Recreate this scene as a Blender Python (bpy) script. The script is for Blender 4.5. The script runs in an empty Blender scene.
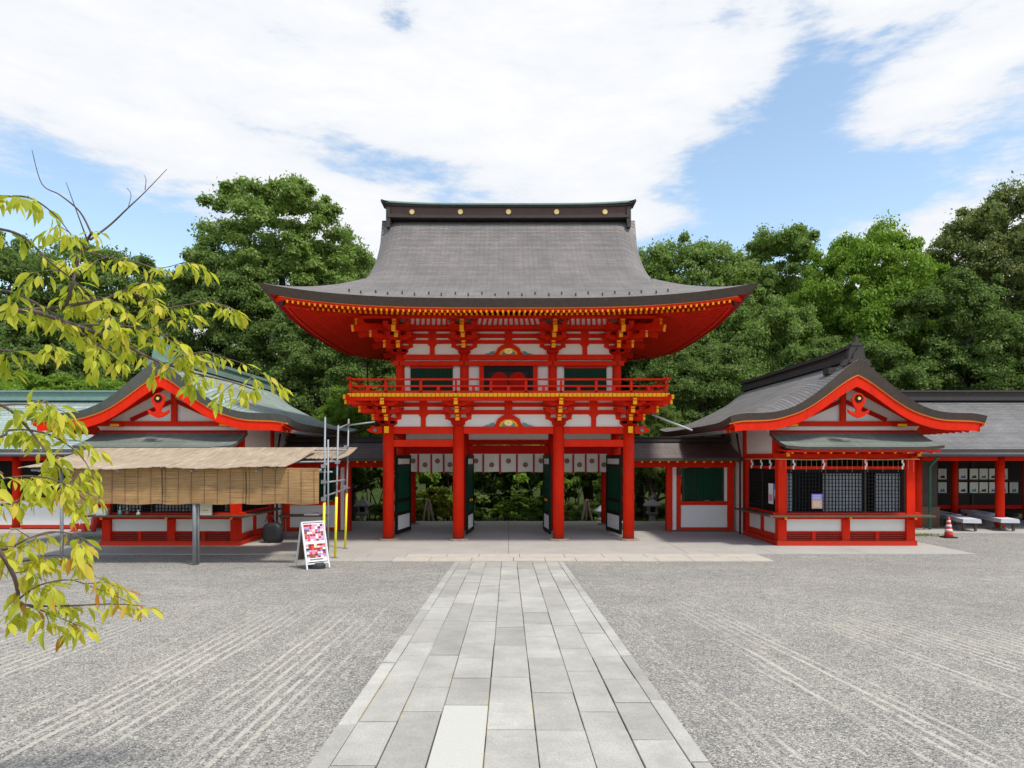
import bpy, math, random
import numpy as np
from mathutils import Vector
R = math.radians
random.seed(7)
scene = bpy.context.scene
COL = scene.collection

# ------------------------------------------------------------------ camera, sky, sun, exposure
cam_d = bpy.data.cameras.new('camera'); cam = bpy.data.objects.new('camera', cam_d); COL.objects.link(cam)
cam.location = (0, 0, 2.5); cam.rotation_euler = (R(90), 0, 0)
cam_d.sensor_width = 36; cam_d.lens = 683 / 1024 * 36
cam_d.shift_x = 3.5 / 1024; cam_d.shift_y = 74 / 1024
cam_d.clip_start = 0.05; cam_d.clip_end = 2000
scene.camera = cam
scene.view_settings.view_transform = 'Standard'; scene.view_settings.look = 'None'
scene.view_settings.gamma = 1; scene.view_settings.use_curve_mapping = False
scene.view_settings.exposure = 0.25
SUN_EL, SUN_AZ = 60, 46      # sun behind the camera, slightly to the right

w = bpy.data.worlds.new('World'); scene.world = w; w.use_nodes = True
nt = w.node_tree; nt.nodes.clear()
def N(t, **k):
    n = nt.nodes.new(t)
    for a, b in k.items(): setattr(n, a, b)
    return n
def L(a, b): nt.links.new(a, b)
def M_(op, a, b=None, clamp=False):
    n = N('ShaderNodeMath', operation=op, use_clamp=clamp)
    for i, v in enumerate((a, b)):
        if v is None: continue
        if isinstance(v, (int, float)): n.inputs[i].default_value = v
        else: L(v, n.inputs[i])
    return n.outputs[0]
sky = N('ShaderNodeTexSky', sky_type='NISHITA'); sky.sun_disc = False
sky.sun_elevation = R(SUN_EL); sky.sun_rotation = R(180 - SUN_AZ)
sky.air_density = 1.0; sky.dust_density = 0.8; sky.ozone_density = 1.6
tc = N('ShaderNodeTexCoord'); sx = N('ShaderNodeSeparateXYZ'); L(tc.outputs['Generated'], sx.inputs[0])
# sky direction -> picture-like tangent coordinates (elevation over azimuth), clouds stretched sideways
zc = M_('MAXIMUM', sx.outputs[1], 0.12)
ax_ = M_('ARCTAN2', sx.outputs[0], sx.outputs[1]); el_ = M_('ARCSINE', sx.outputs[2])
cb = N('ShaderNodeCombineXYZ'); L(ax_, cb.inputs[0]); L(M_('MULTIPLY', el_, 2.2), cb.inputs[1])
mp = N('ShaderNodeMapping'); mp.inputs['Rotation'].default_value = (0, 0, R(14)); mp.inputs['Scale'].default_value = (1.0, 1.5, 1)
L(cb.outputs[0], mp.inputs[0])
n1 = N('ShaderNodeTexNoise'); n1.inputs['Scale'].default_value = 4.2; n1.inputs['Detail'].default_value = 9; n1.inputs['Roughness'].default_value = 0.62; n1.inputs['Distortion'].default_value = 0.35
L(mp.outputs[0], n1.inputs['Vector'])
n2 = N('ShaderNodeTexNoise'); n2.inputs['Scale'].default_value = 13; n2.inputs['Detail'].default_value = 9; n2.inputs['Roughness'].default_value = 0.68
L(mp.outputs[0], n2.inputs['Vector'])
cov = M_('ADD', M_('MULTIPLY', n1.outputs[0], 0.62), M_('MULTIPLY', n2.outputs[0], 0.38))
def blob(az, el, ra, re, amt, rot=0):
    """soft patch of the sky around a direction where cloud is thicker (amt>0) or thinner"""
    dx = M_('SUBTRACT', ax_, R(az)); dy = M_('SUBTRACT', el_, R(el))
    c, s = math.cos(R(rot)), math.sin(R(rot))
    u = M_('ADD', M_('MULTIPLY', dx, c / R(ra)), M_('MULTIPLY', dy, s / R(ra)))
    v = M_('ADD', M_('MULTIPLY', dx, -s / R(re)), M_('MULTIPLY', dy, c / R(re)))
    d = M_('ADD', M_('MULTIPLY', u, u), M_('MULTIPLY', v, v))
    return M_('MULTIPLY', M_('EXPONENT', M_('MULTIPLY', d, -1)), amt)
base = M_('ADD', cov, 0.10)
back = N('ShaderNodeMapRange'); back.inputs['From Min'].default_value = -.15; back.inputs['From Max'].default_value = .35; L(sx.outputs[1], back.inputs[0])
base = M_('SUBTRACT', base, M_('MULTIPLY', M_('SUBTRACT', 1.0, back.outputs[0]), .16))   # unseen cloud thinned overhead and behind the camera to cut fill light
for b in [(19, 19, 9, 5, -.30, 12), (23, 23, 5, 5, -.16, 10), (32, 15, 10, 2.0, .08, 12), (32, 20, 9, 2.2, -.14, 8), (10, 16, 7, 2.5, -.16, 0),
          (-33, 15, 9, 5, -.26, -8), (-24, 14, 7, 3, -.16, 0), (-19, 24, 8, 1.2, -.13, -12), (-8, 22.5, 9, 1.5, -.14, -12), (-14, 19.5, 8, 2, .12, -10), (-30, 25, 12, 3.5, .16, -6),
          (-9.3, 32.5, 1.6, 1.2, -.22, 0), (24, 30, 2.5, 2, -.14, 40), (4, 28, 16, 7, .15, 0), (-22, 30, 20, 5.5, .08, -8), (14, 22, 6, 2, .10, 10), (-33, 30, 4, 3, -.05, 0),
          (12, 18.5, 5, 1.6, .22, 0), (35, 31, 9, 2.6, .16, 0), (33, 25, 8, 1.5, .17, 14), (28, 28, 6, 1.6, -.13, 12), (24, 26, 2.5, 2, -.10, 0)]:
    base = M_('ADD', base, blob(*b))
cr = N('ShaderNodeMapRange'); cr.interpolation_type = 'SMOOTHSTEP'
cr.inputs['From Min'].default_value = 0.43; cr.inputs['From Max'].default_value = 0.62
L(base, cr.inputs[0])
mix = N('ShaderNodeMix', data_type='RGBA')
L(cr.outputs[0], mix.inputs['Factor'])
skm = N('ShaderNodeMix', data_type='RGBA'); skm.blend_type = 'MULTIPLY'; skm.inputs['Factor'].default_value = 1
L(sky.outputs[0], skm.inputs['A']); skm.inputs['B'].default_value = (2.5, 2.35, 2.05, 1)
L(skm.outputs['Result'], mix.inputs['A'])
cs = N('ShaderNodeMix', data_type='RGBA'); cs.inputs['A'].default_value = (7.3, 7.6, 8.1, 1); cs.inputs['B'].default_value = (8.6, 8.6, 8.7, 1)
cfs = N('ShaderNodeMapRange'); cfs.inputs['From Min'].default_value = .55; cfs.inputs['From Max'].default_value = .85
L(base, cfs.inputs[0]); L(cfs.outputs[0], cs.inputs['Factor'])
L(cs.outputs['Result'], mix.inputs['B'])
bg = N('ShaderNodeBackground'); bg.inputs['Strength'].default_value = 0.1
L(mix.outputs['Result'], bg.inputs['Color'])
wo = N('ShaderNodeOutputWorld'); L(bg.outputs[0], wo.inputs[0])

sd = bpy.data.lights.new('sun', 'SUN'); sd.energy = 3.1; sd.angle = R(6); sd.color = (1, .95, .87)
sun = bpy.data.objects.new('sun', sd); COL.objects.link(sun)
sv = Vector((math.sin(R(SUN_AZ)) * math.cos(R(SUN_EL)), -math.cos(R(SUN_AZ)) * math.cos(R(SUN_EL)), math.sin(R(SUN_EL))))
sun.rotation_euler = sv.to_track_quat('Z', 'Y').to_euler(); sun.location = (5, -20, 30)

# ------------------------------------------------------------------ materials
MATS = {}
class NT:
    def __init__(s, name):
        m = bpy.data.materials.new(name); m.use_nodes = True; s.m = m; s.t = m.node_tree
        s.b = s.t.nodes['Principled BSDF']; s.out = s.t.nodes['Material Output']; MATS[name] = m
    def n(s, t, ins=None, **k):
        n = s.t.nodes.new(t)
        for a, b in k.items(): setattr(n, a, b)
        for a, b in (ins or {}).items():
            if hasattr(b, 'node'): s.t.links.new(b, n.inputs[a])
            else: n.inputs[a].default_value = b
        return n
    def l(s, a, b): s.t.links.new(a, b)
    def ramp(s, f, stops):
        r = s.n('ShaderNodeValToRGB'); s.l(f, r.inputs[0]); e = r.color_ramp.elements
        while len(e) < len(stops): e.new(0.5)
        for q, (p, c) in zip(e, stops): q.position = p; q.color = tuple(c) + (1,) if len(c) == 3 else c
        return r.outputs[0]
    def noise(s, scale, detail=4, rough=.55, vec=None, dist=0):
        if vec is None: vec = s.n('ShaderNodeTexCoord').outputs['Object']
        return s.n('ShaderNodeTexNoise', {'Vector': vec, 'Scale': scale, 'Detail': detail, 'Roughness': rough, 'Distortion': dist}).outputs[0]
    def math(s, op, a, b=0.0, clamp=False):
        n = s.n('ShaderNodeMath', {0: a, 1: b}, operation=op); n.use_clamp = clamp; return n.outputs[0]
    def mix(s, f, a, b, mode='MIX'):
        n = s.n('ShaderNodeMix', {'Factor': f}, data_type='RGBA', blend_type=mode)
        for k, v in (('A', a), ('B', b)):
            i = [q for q in n.inputs if q.name == k and q.type == 'RGBA'][0]
            if hasattr(v, 'node'): s.l(v, i)
            else: i.default_value = tuple(v) + (1,) if len(v) == 3 else v
        return [q for q in n.outputs if q.type == 'RGBA'][0]
    def bump(s, h, strength=.3, dist=.01):
        b = s.n('ShaderNodeBump', {'Height': h, 'Strength': strength, 'Distance': dist}); s.l(b.outputs[0], s.b.inputs['Normal'])
def sc(c, k): return tuple(min(1, v * k) for v in c)

def paint(name, c, rough=.45, var=.18, scale=3.0, spec=.4, bump=.0, metal=0, grime=False):
    q = NT(name); f = q.noise(scale, 6, .65); g = q.noise(scale * 14, 3)
    col = q.ramp(f, [(.3, sc(c, 1 - var)), (.7, sc(c, 1 + var * .6))])
    col = q.mix(.35, col, q.ramp(g, [(.3, sc(c, 1 - var * 1.2)), (.7, sc(c, 1 + var))]))
    if grime:   # faded weather streaks running down the timber and splashed dirt at its foot
        oc = q.n('ShaderNodeTexCoord').outputs['Object']; st = q.n('ShaderNodeMapping', {'Vector': oc, 'Scale': (9, 9, .7)})
        k = q.n('ShaderNodeMapRange', {0: q.noise(1.0, 5, .65, st.outputs[0]), 1: .50, 2: .80}).outputs[0]
        col = q.mix(q.math('MULTIPLY', k, .55), col, (.36, .018, .008)); k2 = q.n('ShaderNodeMapRange', {0: q.noise(1.7, 6, .7, st.outputs[0]), 1: .56, 2: .8}).outputs[0]
        col = q.mix(q.math('MULTIPLY', k2, .35), col, (.74, .05, .018))
        gp = q.n('ShaderNodeSeparateXYZ', {0: q.n('ShaderNodeNewGeometry').outputs['Position']}).outputs[2]
        k3 = q.math('MULTIPLY', q.n('ShaderNodeMapRange', {0: gp, 1: .38, 2: .05}).outputs[0], q.n('ShaderNodeMapRange', {0: q.noise(6, 5, .7), 1: .35, 2: .65}).outputs[0])
        col = q.mix(q.math('MULTIPLY', k3, .6), col, (.16, .07, .045))
    q.l(col, q.b.inputs['Base Color']); q.b.inputs['Roughness'].default_value = rough
    q.b.inputs['Specular IOR Level'].default_value = spec; q.b.inputs['Metallic'].default_value = metal
    if bump: q.bump(g, bump, .004)
    return q.m
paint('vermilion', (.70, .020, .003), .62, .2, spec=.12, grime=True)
paint('vermilion_deep', (.44, .007, .003), .65, .18, spec=.1)  # darker copy of the vermilion, with under-eave shade put into its colour
paint('ochre', (.95, .40, .008), .55, .1, spec=.15)
paint('orange_line', (.75, .20, .015), .5, .1)
paint('plaster', (.76, .73, .69), .9, .06, 2, spec=.1)
paint('black_lacquer', (.010, .009, .009), .5, .3, spec=.15)
paint('dark_wood', (.055, .035, .026), .7, .4, 6)
paint('brown_wood', (.13, .075, .045), .7, .35, 6)
paint('pale_wood', (.42, .33, .23), .8, .2, 6)
paint('green_lattice', (.005, .058, .028), .6, .2, spec=.12)
paint('eave_edge', (.090, .068, .056), .9, .25, 8, spec=.1)
paint('eave_edge_copper', (.105, .108, .095), .9, .25, 8, spec=.1)
paint('ridge_dark', (.060, .050, .047), .7, .25, 5, spec=.2)
paint('ridge_copper', (.17, .27, .23), .65, .25, 5)
paint('ridge_body', (.105, .062, .055), .7, .25, 5, spec=.15)
paint('gold', (.85, .55, .15), .35, .1, 5, metal=.6)
paint('teal', (.05, .28, .28), .5, .2)
paint('cream', (.75, .68, .5), .7, .1)
paint('crest_brown', (.17, .08, .055), .8, .1); paint('crest_pale', (.30, .19, .14), .8, .1)
paint('cloth', (.62, .57, .52), .9, .06, 4)
paint('ribbon', (.35, .02, .03), .8, .1)
paint('stone', (.25, .21, .17), .85, .25, 7, bump=.4)
paint('lantern_stone', (.42, .42, .40), .85, .25, 7, bump=.4)
paint('concrete', (.40, .38, .345), .9, .16, .9, bump=.15, spec=.1)
paint('tan_stone', (.48, .44, .37), .85, .16, 3, bump=.2, spec=.1)
paint('joint', (.12, .11, .09), .95, .3, 6)
paint('steel', (.27, .28, .29), .5, .22, 8, metal=.25)
paint('yellow_sleeve', (.85, .72, .02), .45, .06)
paint('white_cloth', (.62, .62, .66), .85, .05)
paint('white_paint', (.66, .66, .65), .5, .05)
paint('cone_red', (.75, .05, .03), .5, .08)
paint('rubber', (.02, .02, .022), .6, .2)
paint('bark', (.07, .055, .042), .9, .4, 9, bump=.6)
paint('cherry_bark', (.11, .075, .065), .8, .35, 20, bump=.5)
paint('paper', (.80, .79, .76), .9, .04)
paint('straw', (.55, .42, .20), .9, .2, 20)
paint('lilac', (.30, .25, .65), .7, .1)
paint('poster_orange', (.80, .42, .15), .7, .25, 30)
paint('pink', (.70, .30, .45), .7, .35, 40)
paint('blue', (.05, .18, .55), .6, .2)
paint('green_pipe', (.03, .14, .10), .5, .2)
paint('grey_box', (.55, .56, .56), .6, .1)
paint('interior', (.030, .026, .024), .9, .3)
paint('pale_interior', (.50, .50, .53), .9, .2, 5)
paint('teal_bottle', (.10, .35, .33), .3, .2)
paint('gutter', (.12, .13, .14), .5, .2, metal=.3)
q = NT('glass_dark'); q.b.inputs['Base Color'].default_value = (.02, .022, .025, 1); q.b.inputs['Roughness'].default_value = .08; q.b.inputs['Alpha'].default_value = .35

def shingle(name, c, c2, row=.085, wid=.26, ):
    q = NT(name); uv = q.n('ShaderNodeTexCoord').outputs['UV']
    br = q.n('ShaderNodeTexBrick', {'Vector': uv, 'Scale': 1.0, 'Mortar Size': .012, 'Mortar Smooth': .4, 'Bias': 0.0, 'Brick Width': wid, 'Row Height': row,
                                     'Color1': tuple(c) + (1,), 'Color2': tuple(c2) + (1,), 'Mortar': tuple(v * .72 for v in c) + (1,)})
    br.offset = .5
    f = q.noise(.7, 6, .7, uv); st = q.n('ShaderNodeMapping', {'Vector': uv, 'Scale': (5.0, .35, 1)})
    g = q.noise(1.2, 5, .6, st.outputs[0]); fine = q.noise(22, 3, .6, uv)
    col = q.mix(1, br.outputs[0], q.ramp(f, [(.25, (.72, .72, .72)), (.75, (1.25, 1.22, 1.2))]), 'MULTIPLY')
    col = q.mix(.45, col, q.ramp(g, [(.25, (.72, .71, .70)), (.75, (1.22, 1.22, 1.22))]), 'MULTIPLY')
    sp0 = q.n('ShaderNodeSeparateXYZ', {0: uv}); rowid = q.math('FLOOR', q.math('DIVIDE', sp0.outputs[1], row)); wn = q.n('ShaderNodeTexWhiteNoise', {'W': rowid}, noise_dimensions='1D')
    col = q.mix(.6, col, q.ramp(wn.outputs[0], [(0, (.78, .78, .78)), (1, (1.18, 1.18, 1.18))]), 'MULTIPLY')
    col = q.mix(.6, col, q.ramp(fine, [(.25, (.6, .6, .6)), (.75, (1.35, 1.35, 1.35))]), 'MULTIPLY')
    q.l(col, q.b.inputs['Base Color']); q.b.inputs['Roughness'].default_value = .62; q.b.inputs['Specular IOR Level'].default_value = .3
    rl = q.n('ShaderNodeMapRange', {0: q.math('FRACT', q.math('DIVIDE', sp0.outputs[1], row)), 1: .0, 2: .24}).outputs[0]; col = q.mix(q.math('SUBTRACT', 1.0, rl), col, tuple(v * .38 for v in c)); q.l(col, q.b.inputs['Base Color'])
    sp = q.n('ShaderNodeSeparateXYZ', {0: uv}); saw = q.math('FRACT', q.math('DIVIDE', sp.outputs[1], row))
    h = q.math('ADD', q.math('MULTIPLY', saw, -1.0), q.math('MULTIPLY', fine, .5)); q.bump(h, .8, .018)
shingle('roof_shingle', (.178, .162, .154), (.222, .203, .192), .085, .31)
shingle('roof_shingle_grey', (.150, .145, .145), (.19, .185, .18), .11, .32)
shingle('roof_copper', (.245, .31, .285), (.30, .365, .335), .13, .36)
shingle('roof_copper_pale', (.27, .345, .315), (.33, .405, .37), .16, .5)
shingle('pent_copper', (.17, .21, .185), (.21, .24, .21), .13, .5)

def reed(name, c, vertical):
    q = NT(name); uv = q.n('ShaderNodeTexCoord').outputs['UV']
    m = q.n('ShaderNodeMapping', {'Vector': uv, 'Scale': (60, 1.2, 1) if vertical else (1.2, 70, 1)})
    f = q.noise(1.0, 3, .6, m.outputs[0]); g = q.noise(1.6, 5, .6, uv)
    col = q.ramp(f, [(.3, sc(c, .45)), (.5, c), (.7, sc(c, 1.5))]); oc = q.noise(3.2, 6, .7, uv); col = q.mix(q.n('ShaderNodeMapRange', {0: oc, 1: .5, 2: .75}).outputs[0], col, sc(c, .55))
    col = q.mix(.6, col, q.ramp(g, [(.25, (.65, .62, .58)), (.75, (1.2, 1.18, 1.1))]), 'MULTIPLY')
    q.l(col, q.b.inputs['Base Color']); q.b.inputs['Roughness'].default_value = .8; q.bump(f, .6, .01)
    tr = q.n('ShaderNodeBsdfTranslucent'); q.l(col, tr.inputs[0])
    ms = q.n('ShaderNodeMixShader', {0: .25}); q.l(q.b.outputs[0], ms.inputs[1]); q.l(tr.outputs[0], ms.inputs[2]); q.l(ms.outputs[0], q.out.inputs[0])
reed('reed_roof', (.52, .42, .31), True)
reed('reed_screen', (.46, .27, .115), False)

def leaf(name, stops, trans=.3, rough=.5):
    q = NT(name); g = q.n('ShaderNodeNewGeometry'); oi = q.n('ShaderNodeObjectInfo')
    big = q.noise(.45, 3, .6)
    f = q.math('ADD', q.math('MULTIPLY', g.outputs['Random Per Island'], .5), q.math('MULTIPLY', big, .6))
    f = q.math('ADD', f, q.math('MULTIPLY', oi.outputs['Random'], .12))
    col = q.ramp(f, stops); q.l(col, q.b.inputs['Base Color']); q.b.inputs['Roughness'].default_value = rough
    q.b.inputs['Specular IOR Level'].default_value = .12
    tr = q.n('ShaderNodeBsdfTranslucent'); q.l(q.mix(1, col, (1.0, 1.25, .6), 'MULTIPLY'), tr.inputs[0])
    ms = q.n('ShaderNodeMixShader', {0: trans}); q.l(q.b.outputs[0], ms.inputs[1]); q.l(tr.outputs[0], ms.inputs[2]); q.l(ms.outputs[0], q.out.inputs[0])
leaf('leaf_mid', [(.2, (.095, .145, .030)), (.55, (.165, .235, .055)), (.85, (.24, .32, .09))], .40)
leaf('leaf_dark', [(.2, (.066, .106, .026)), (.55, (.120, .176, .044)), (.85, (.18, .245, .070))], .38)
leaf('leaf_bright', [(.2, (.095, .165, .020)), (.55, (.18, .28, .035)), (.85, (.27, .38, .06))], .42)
leaf('leaf_olive', [(.2, (.065, .098, .032)), (.55, (.125, .168, .052)), (.85, (.23, .235, .08))], .36)
leaf('leaf_yellow', [(.2, (.16, .20, .02)), (.55, (.26, .29, .03)), (.85, (.35, .36, .05))])
leaf('leaf_cherry', [(.16, (.20, .27, .03)), (.42, (.40, .42, .045)), (.68, (.60, .56, .07)), (.88, (.66, .50, .09)), (.96, (.50, .18, .03))], .5, .5)

# ground gravel
q = NT('gravel'); oc = q.n('ShaderNodeTexCoord').outputs['Object']; sp = q.n('ShaderNodeSeparateXYZ', {0: oc})
v1 = q.n('ShaderNodeTexVoronoi', {'Vector': oc, 'Scale': 100.0, 'Randomness': 1.0}); v2 = q.n('ShaderNodeTexVoronoi', {'Vector': oc, 'Scale': 58.0})
n3 = q.noise(.35, 5, .6, oc); n4 = q.noise(5.0, 5, .7, oc); n5 = q.noise(150, 2, .6, oc)
sv_ = q.n('ShaderNodeSeparateXYZ', {0: v1.outputs['Color']}); sv2 = q.n('ShaderNodeSeparateXYZ', {0: v2.outputs['Color']})
col = q.ramp(sv_.outputs[0], [(0, (.085, .085, .083)), (.25, (.24, .232, .213)), (.7, (.36, .348, .315)), (1, (.60, .58, .52))])
col2 = q.ramp(sv2.outputs[1], [(0, (.55, .55, .57)), (.5, (1, 1, 1)), (1, (1.35, 1.32, 1.28))])
col = q.mix(.7, col, col2, 'MULTIPLY')
col = q.mix(.7, col, q.ramp(n4, [(.3, (.78, .78, .80)), (.7, (1.18, 1.16, 1.13))]), 'MULTIPLY')
col = q.mix(.8, col, q.ramp(n3, [(.3, (.86, .86, .88)), (.7, (1.12, 1.1, 1.06))]), 'MULTIPLY')
# raked lines: sandy stripes running roughly along the path, in patches
wob = q.noise(.25, 3, .5, oc); wob2 = q.noise(1.6, 3, .5, oc)
absx = q.math('ABSOLUTE', sp.outputs[0])
lean = q.math('MULTIPLY', q.math('GREATER_THAN', sp.outputs[0], 0.0), .09)
xx = q.math('ADD', sp.outputs[0], q.math('MULTIPLY', sp.outputs[1], lean))
xx = q.math('ADD', xx, q.math('MULTIPLY', wob, .16)); xx = q.math('ADD', xx, q.math('MULTIPLY', wob2, .05))
def rake(period, group, duty, gmask):
    s = q.math('SINE', q.math('MULTIPLY', xx, 6.2832 / period))
    st = q.n('ShaderNodeMapRange', {0: s, 1: duty, 2: duty + .45}).outputs[0]
    return st
stripes = rake(.118, 0, .12, 0)
mstr = q.n('ShaderNodeMapping', {'Vector': oc, 'Scale': (2.1, .16, 1)})
pm = q.n('ShaderNodeMapRange', {0: q.math('SUBTRACT', q.noise(1.0, 4, .6, mstr.outputs[0]), q.math('MULTIPLY', q.math('GREATER_THAN', sp.outputs[0], 3.4), .07)), 1: .42, 2: .52}).outputs[0]
brk = q.n('ShaderNodeMapRange', {0: q.noise(7.0, 4, .7, oc), 1: .34, 2: .50}).outputs[0]
ym = q.n('ShaderNodeMapRange', {0: q.math('ADD', sp.outputs[1], q.math('MULTIPLY', wob, 6.0)), 1: 14.5, 2: 10.0}).outputs[0]
ed = q.n('ShaderNodeMapRange', {0: absx, 1: 1.5, 2: 1.9}).outputs[0]
rk = q.math('MULTIPLY', q.math('MULTIPLY', stripes, pm), q.math('MULTIPLY', q.math('MULTIPLY', ym, ed), brk))
grit = q.ramp(n5, [(.3, (.52, .48, .40)), (.7, (.74, .69, .60))])
col = q.mix(q.math('MULTIPLY', rk, .62), col, grit)
# faint broad sandy wear
wear = q.n('ShaderNodeMapRange', {0: q.noise(1.2, 6, .7, oc), 1: .5, 2: .75}).outputs[0]
col = q.mix(q.math('MULTIPLY', wear, .22), col, grit)
q.l(col, q.b.inputs['Base Color']); q.b.inputs['Roughness'].default_value = .95; q.b.inputs['Specular IOR Level'].default_value = .15
hh = q.math('ADD', q.math('MULTIPLY', v1.outputs['Distance'], -1.2), q.math('MULTIPLY', q.math('ADD', stripes, 0.0), q.math('MULTIPLY', pm, .5)))
q.bump(hh, .75, .012)
# granite path slabs
q = NT('granite'); g = q.n('ShaderNodeNewGeometry'); oc = q.n('ShaderNodeTexCoord').outputs['Object']
c0 = q.ramp(g.outputs['Random Per Island'], [(0, (.325, .315, .285)), (.5, (.395, .385, .352)), (1, (.455, .442, .405))])
c0 = q.mix(.9, c0, q.ramp(q.noise(2.2, 6, .65, oc), [(.3, (.80, .80, .80)), (.7, (1.14, 1.13, 1.1))]), 'MULTIPLY')
c0 = q.mix(.9, c0, q.ramp(q.noise(85, 3, .7, oc), [(.28, (.68, .68, .69)), (.72, (1.25, 1.25, 1.24))]), 'MULTIPLY')
mo = q.n('ShaderNodeMapRange', {0: q.noise(9, 5, .7, oc), 1: .60, 2: .75}).outputs[0]
c0 = q.mix(q.math('MULTIPLY', mo, .45), c0, (.27, .25, .19)); sm_ = q.n('ShaderNodeMapRange', {0: q.noise(.8, 6, .75, oc), 1: .48, 2: .72}).outputs[0]; c0 = q.mix(q.math('MULTIPLY', sm_, .6), c0, (.26, .245, .21))
q.l(c0, q.b.inputs['Base Color']); q.b.inputs['Roughness'].default_value = .8; q.bump(q.noise(60, 4, .7, oc), .35, .004)
q = NT('granite_white'); oc = q.n('ShaderNodeTexCoord').outputs['Object']
q.l(q.ramp(q.noise(110, 3, .7, oc), [(.3, (.42, .41, .37)), (.7, (.54, .53, .48))]), q.b.inputs['Base Color']); q.b.inputs['Roughness'].default_value = .8
q = NT('moss_joint'); oc = q.n('ShaderNodeTexCoord').outputs['Object']
f = q.n('ShaderNodeMapRange', {0: q.noise(1.1, 4, .6, oc), 1: .50, 2: .58}).outputs[0]
q.l(q.mix(f, (.06, .052, .042), (.32, .25, .04)), q.b.inputs['Base Color']); q.b.inputs['Roughness'].default_value = 1
q = NT('soil'); q.l(q.ramp(q.noise(1.5, 6), [(.3, (.022, .035, .012)), (.7, (.05, .065, .022))]), q.b.inputs['Base Color']); q.b.inputs['Specular IOR Level'].default_value = 0; q.b.inputs['Roughness'].default_value = 1

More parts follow.
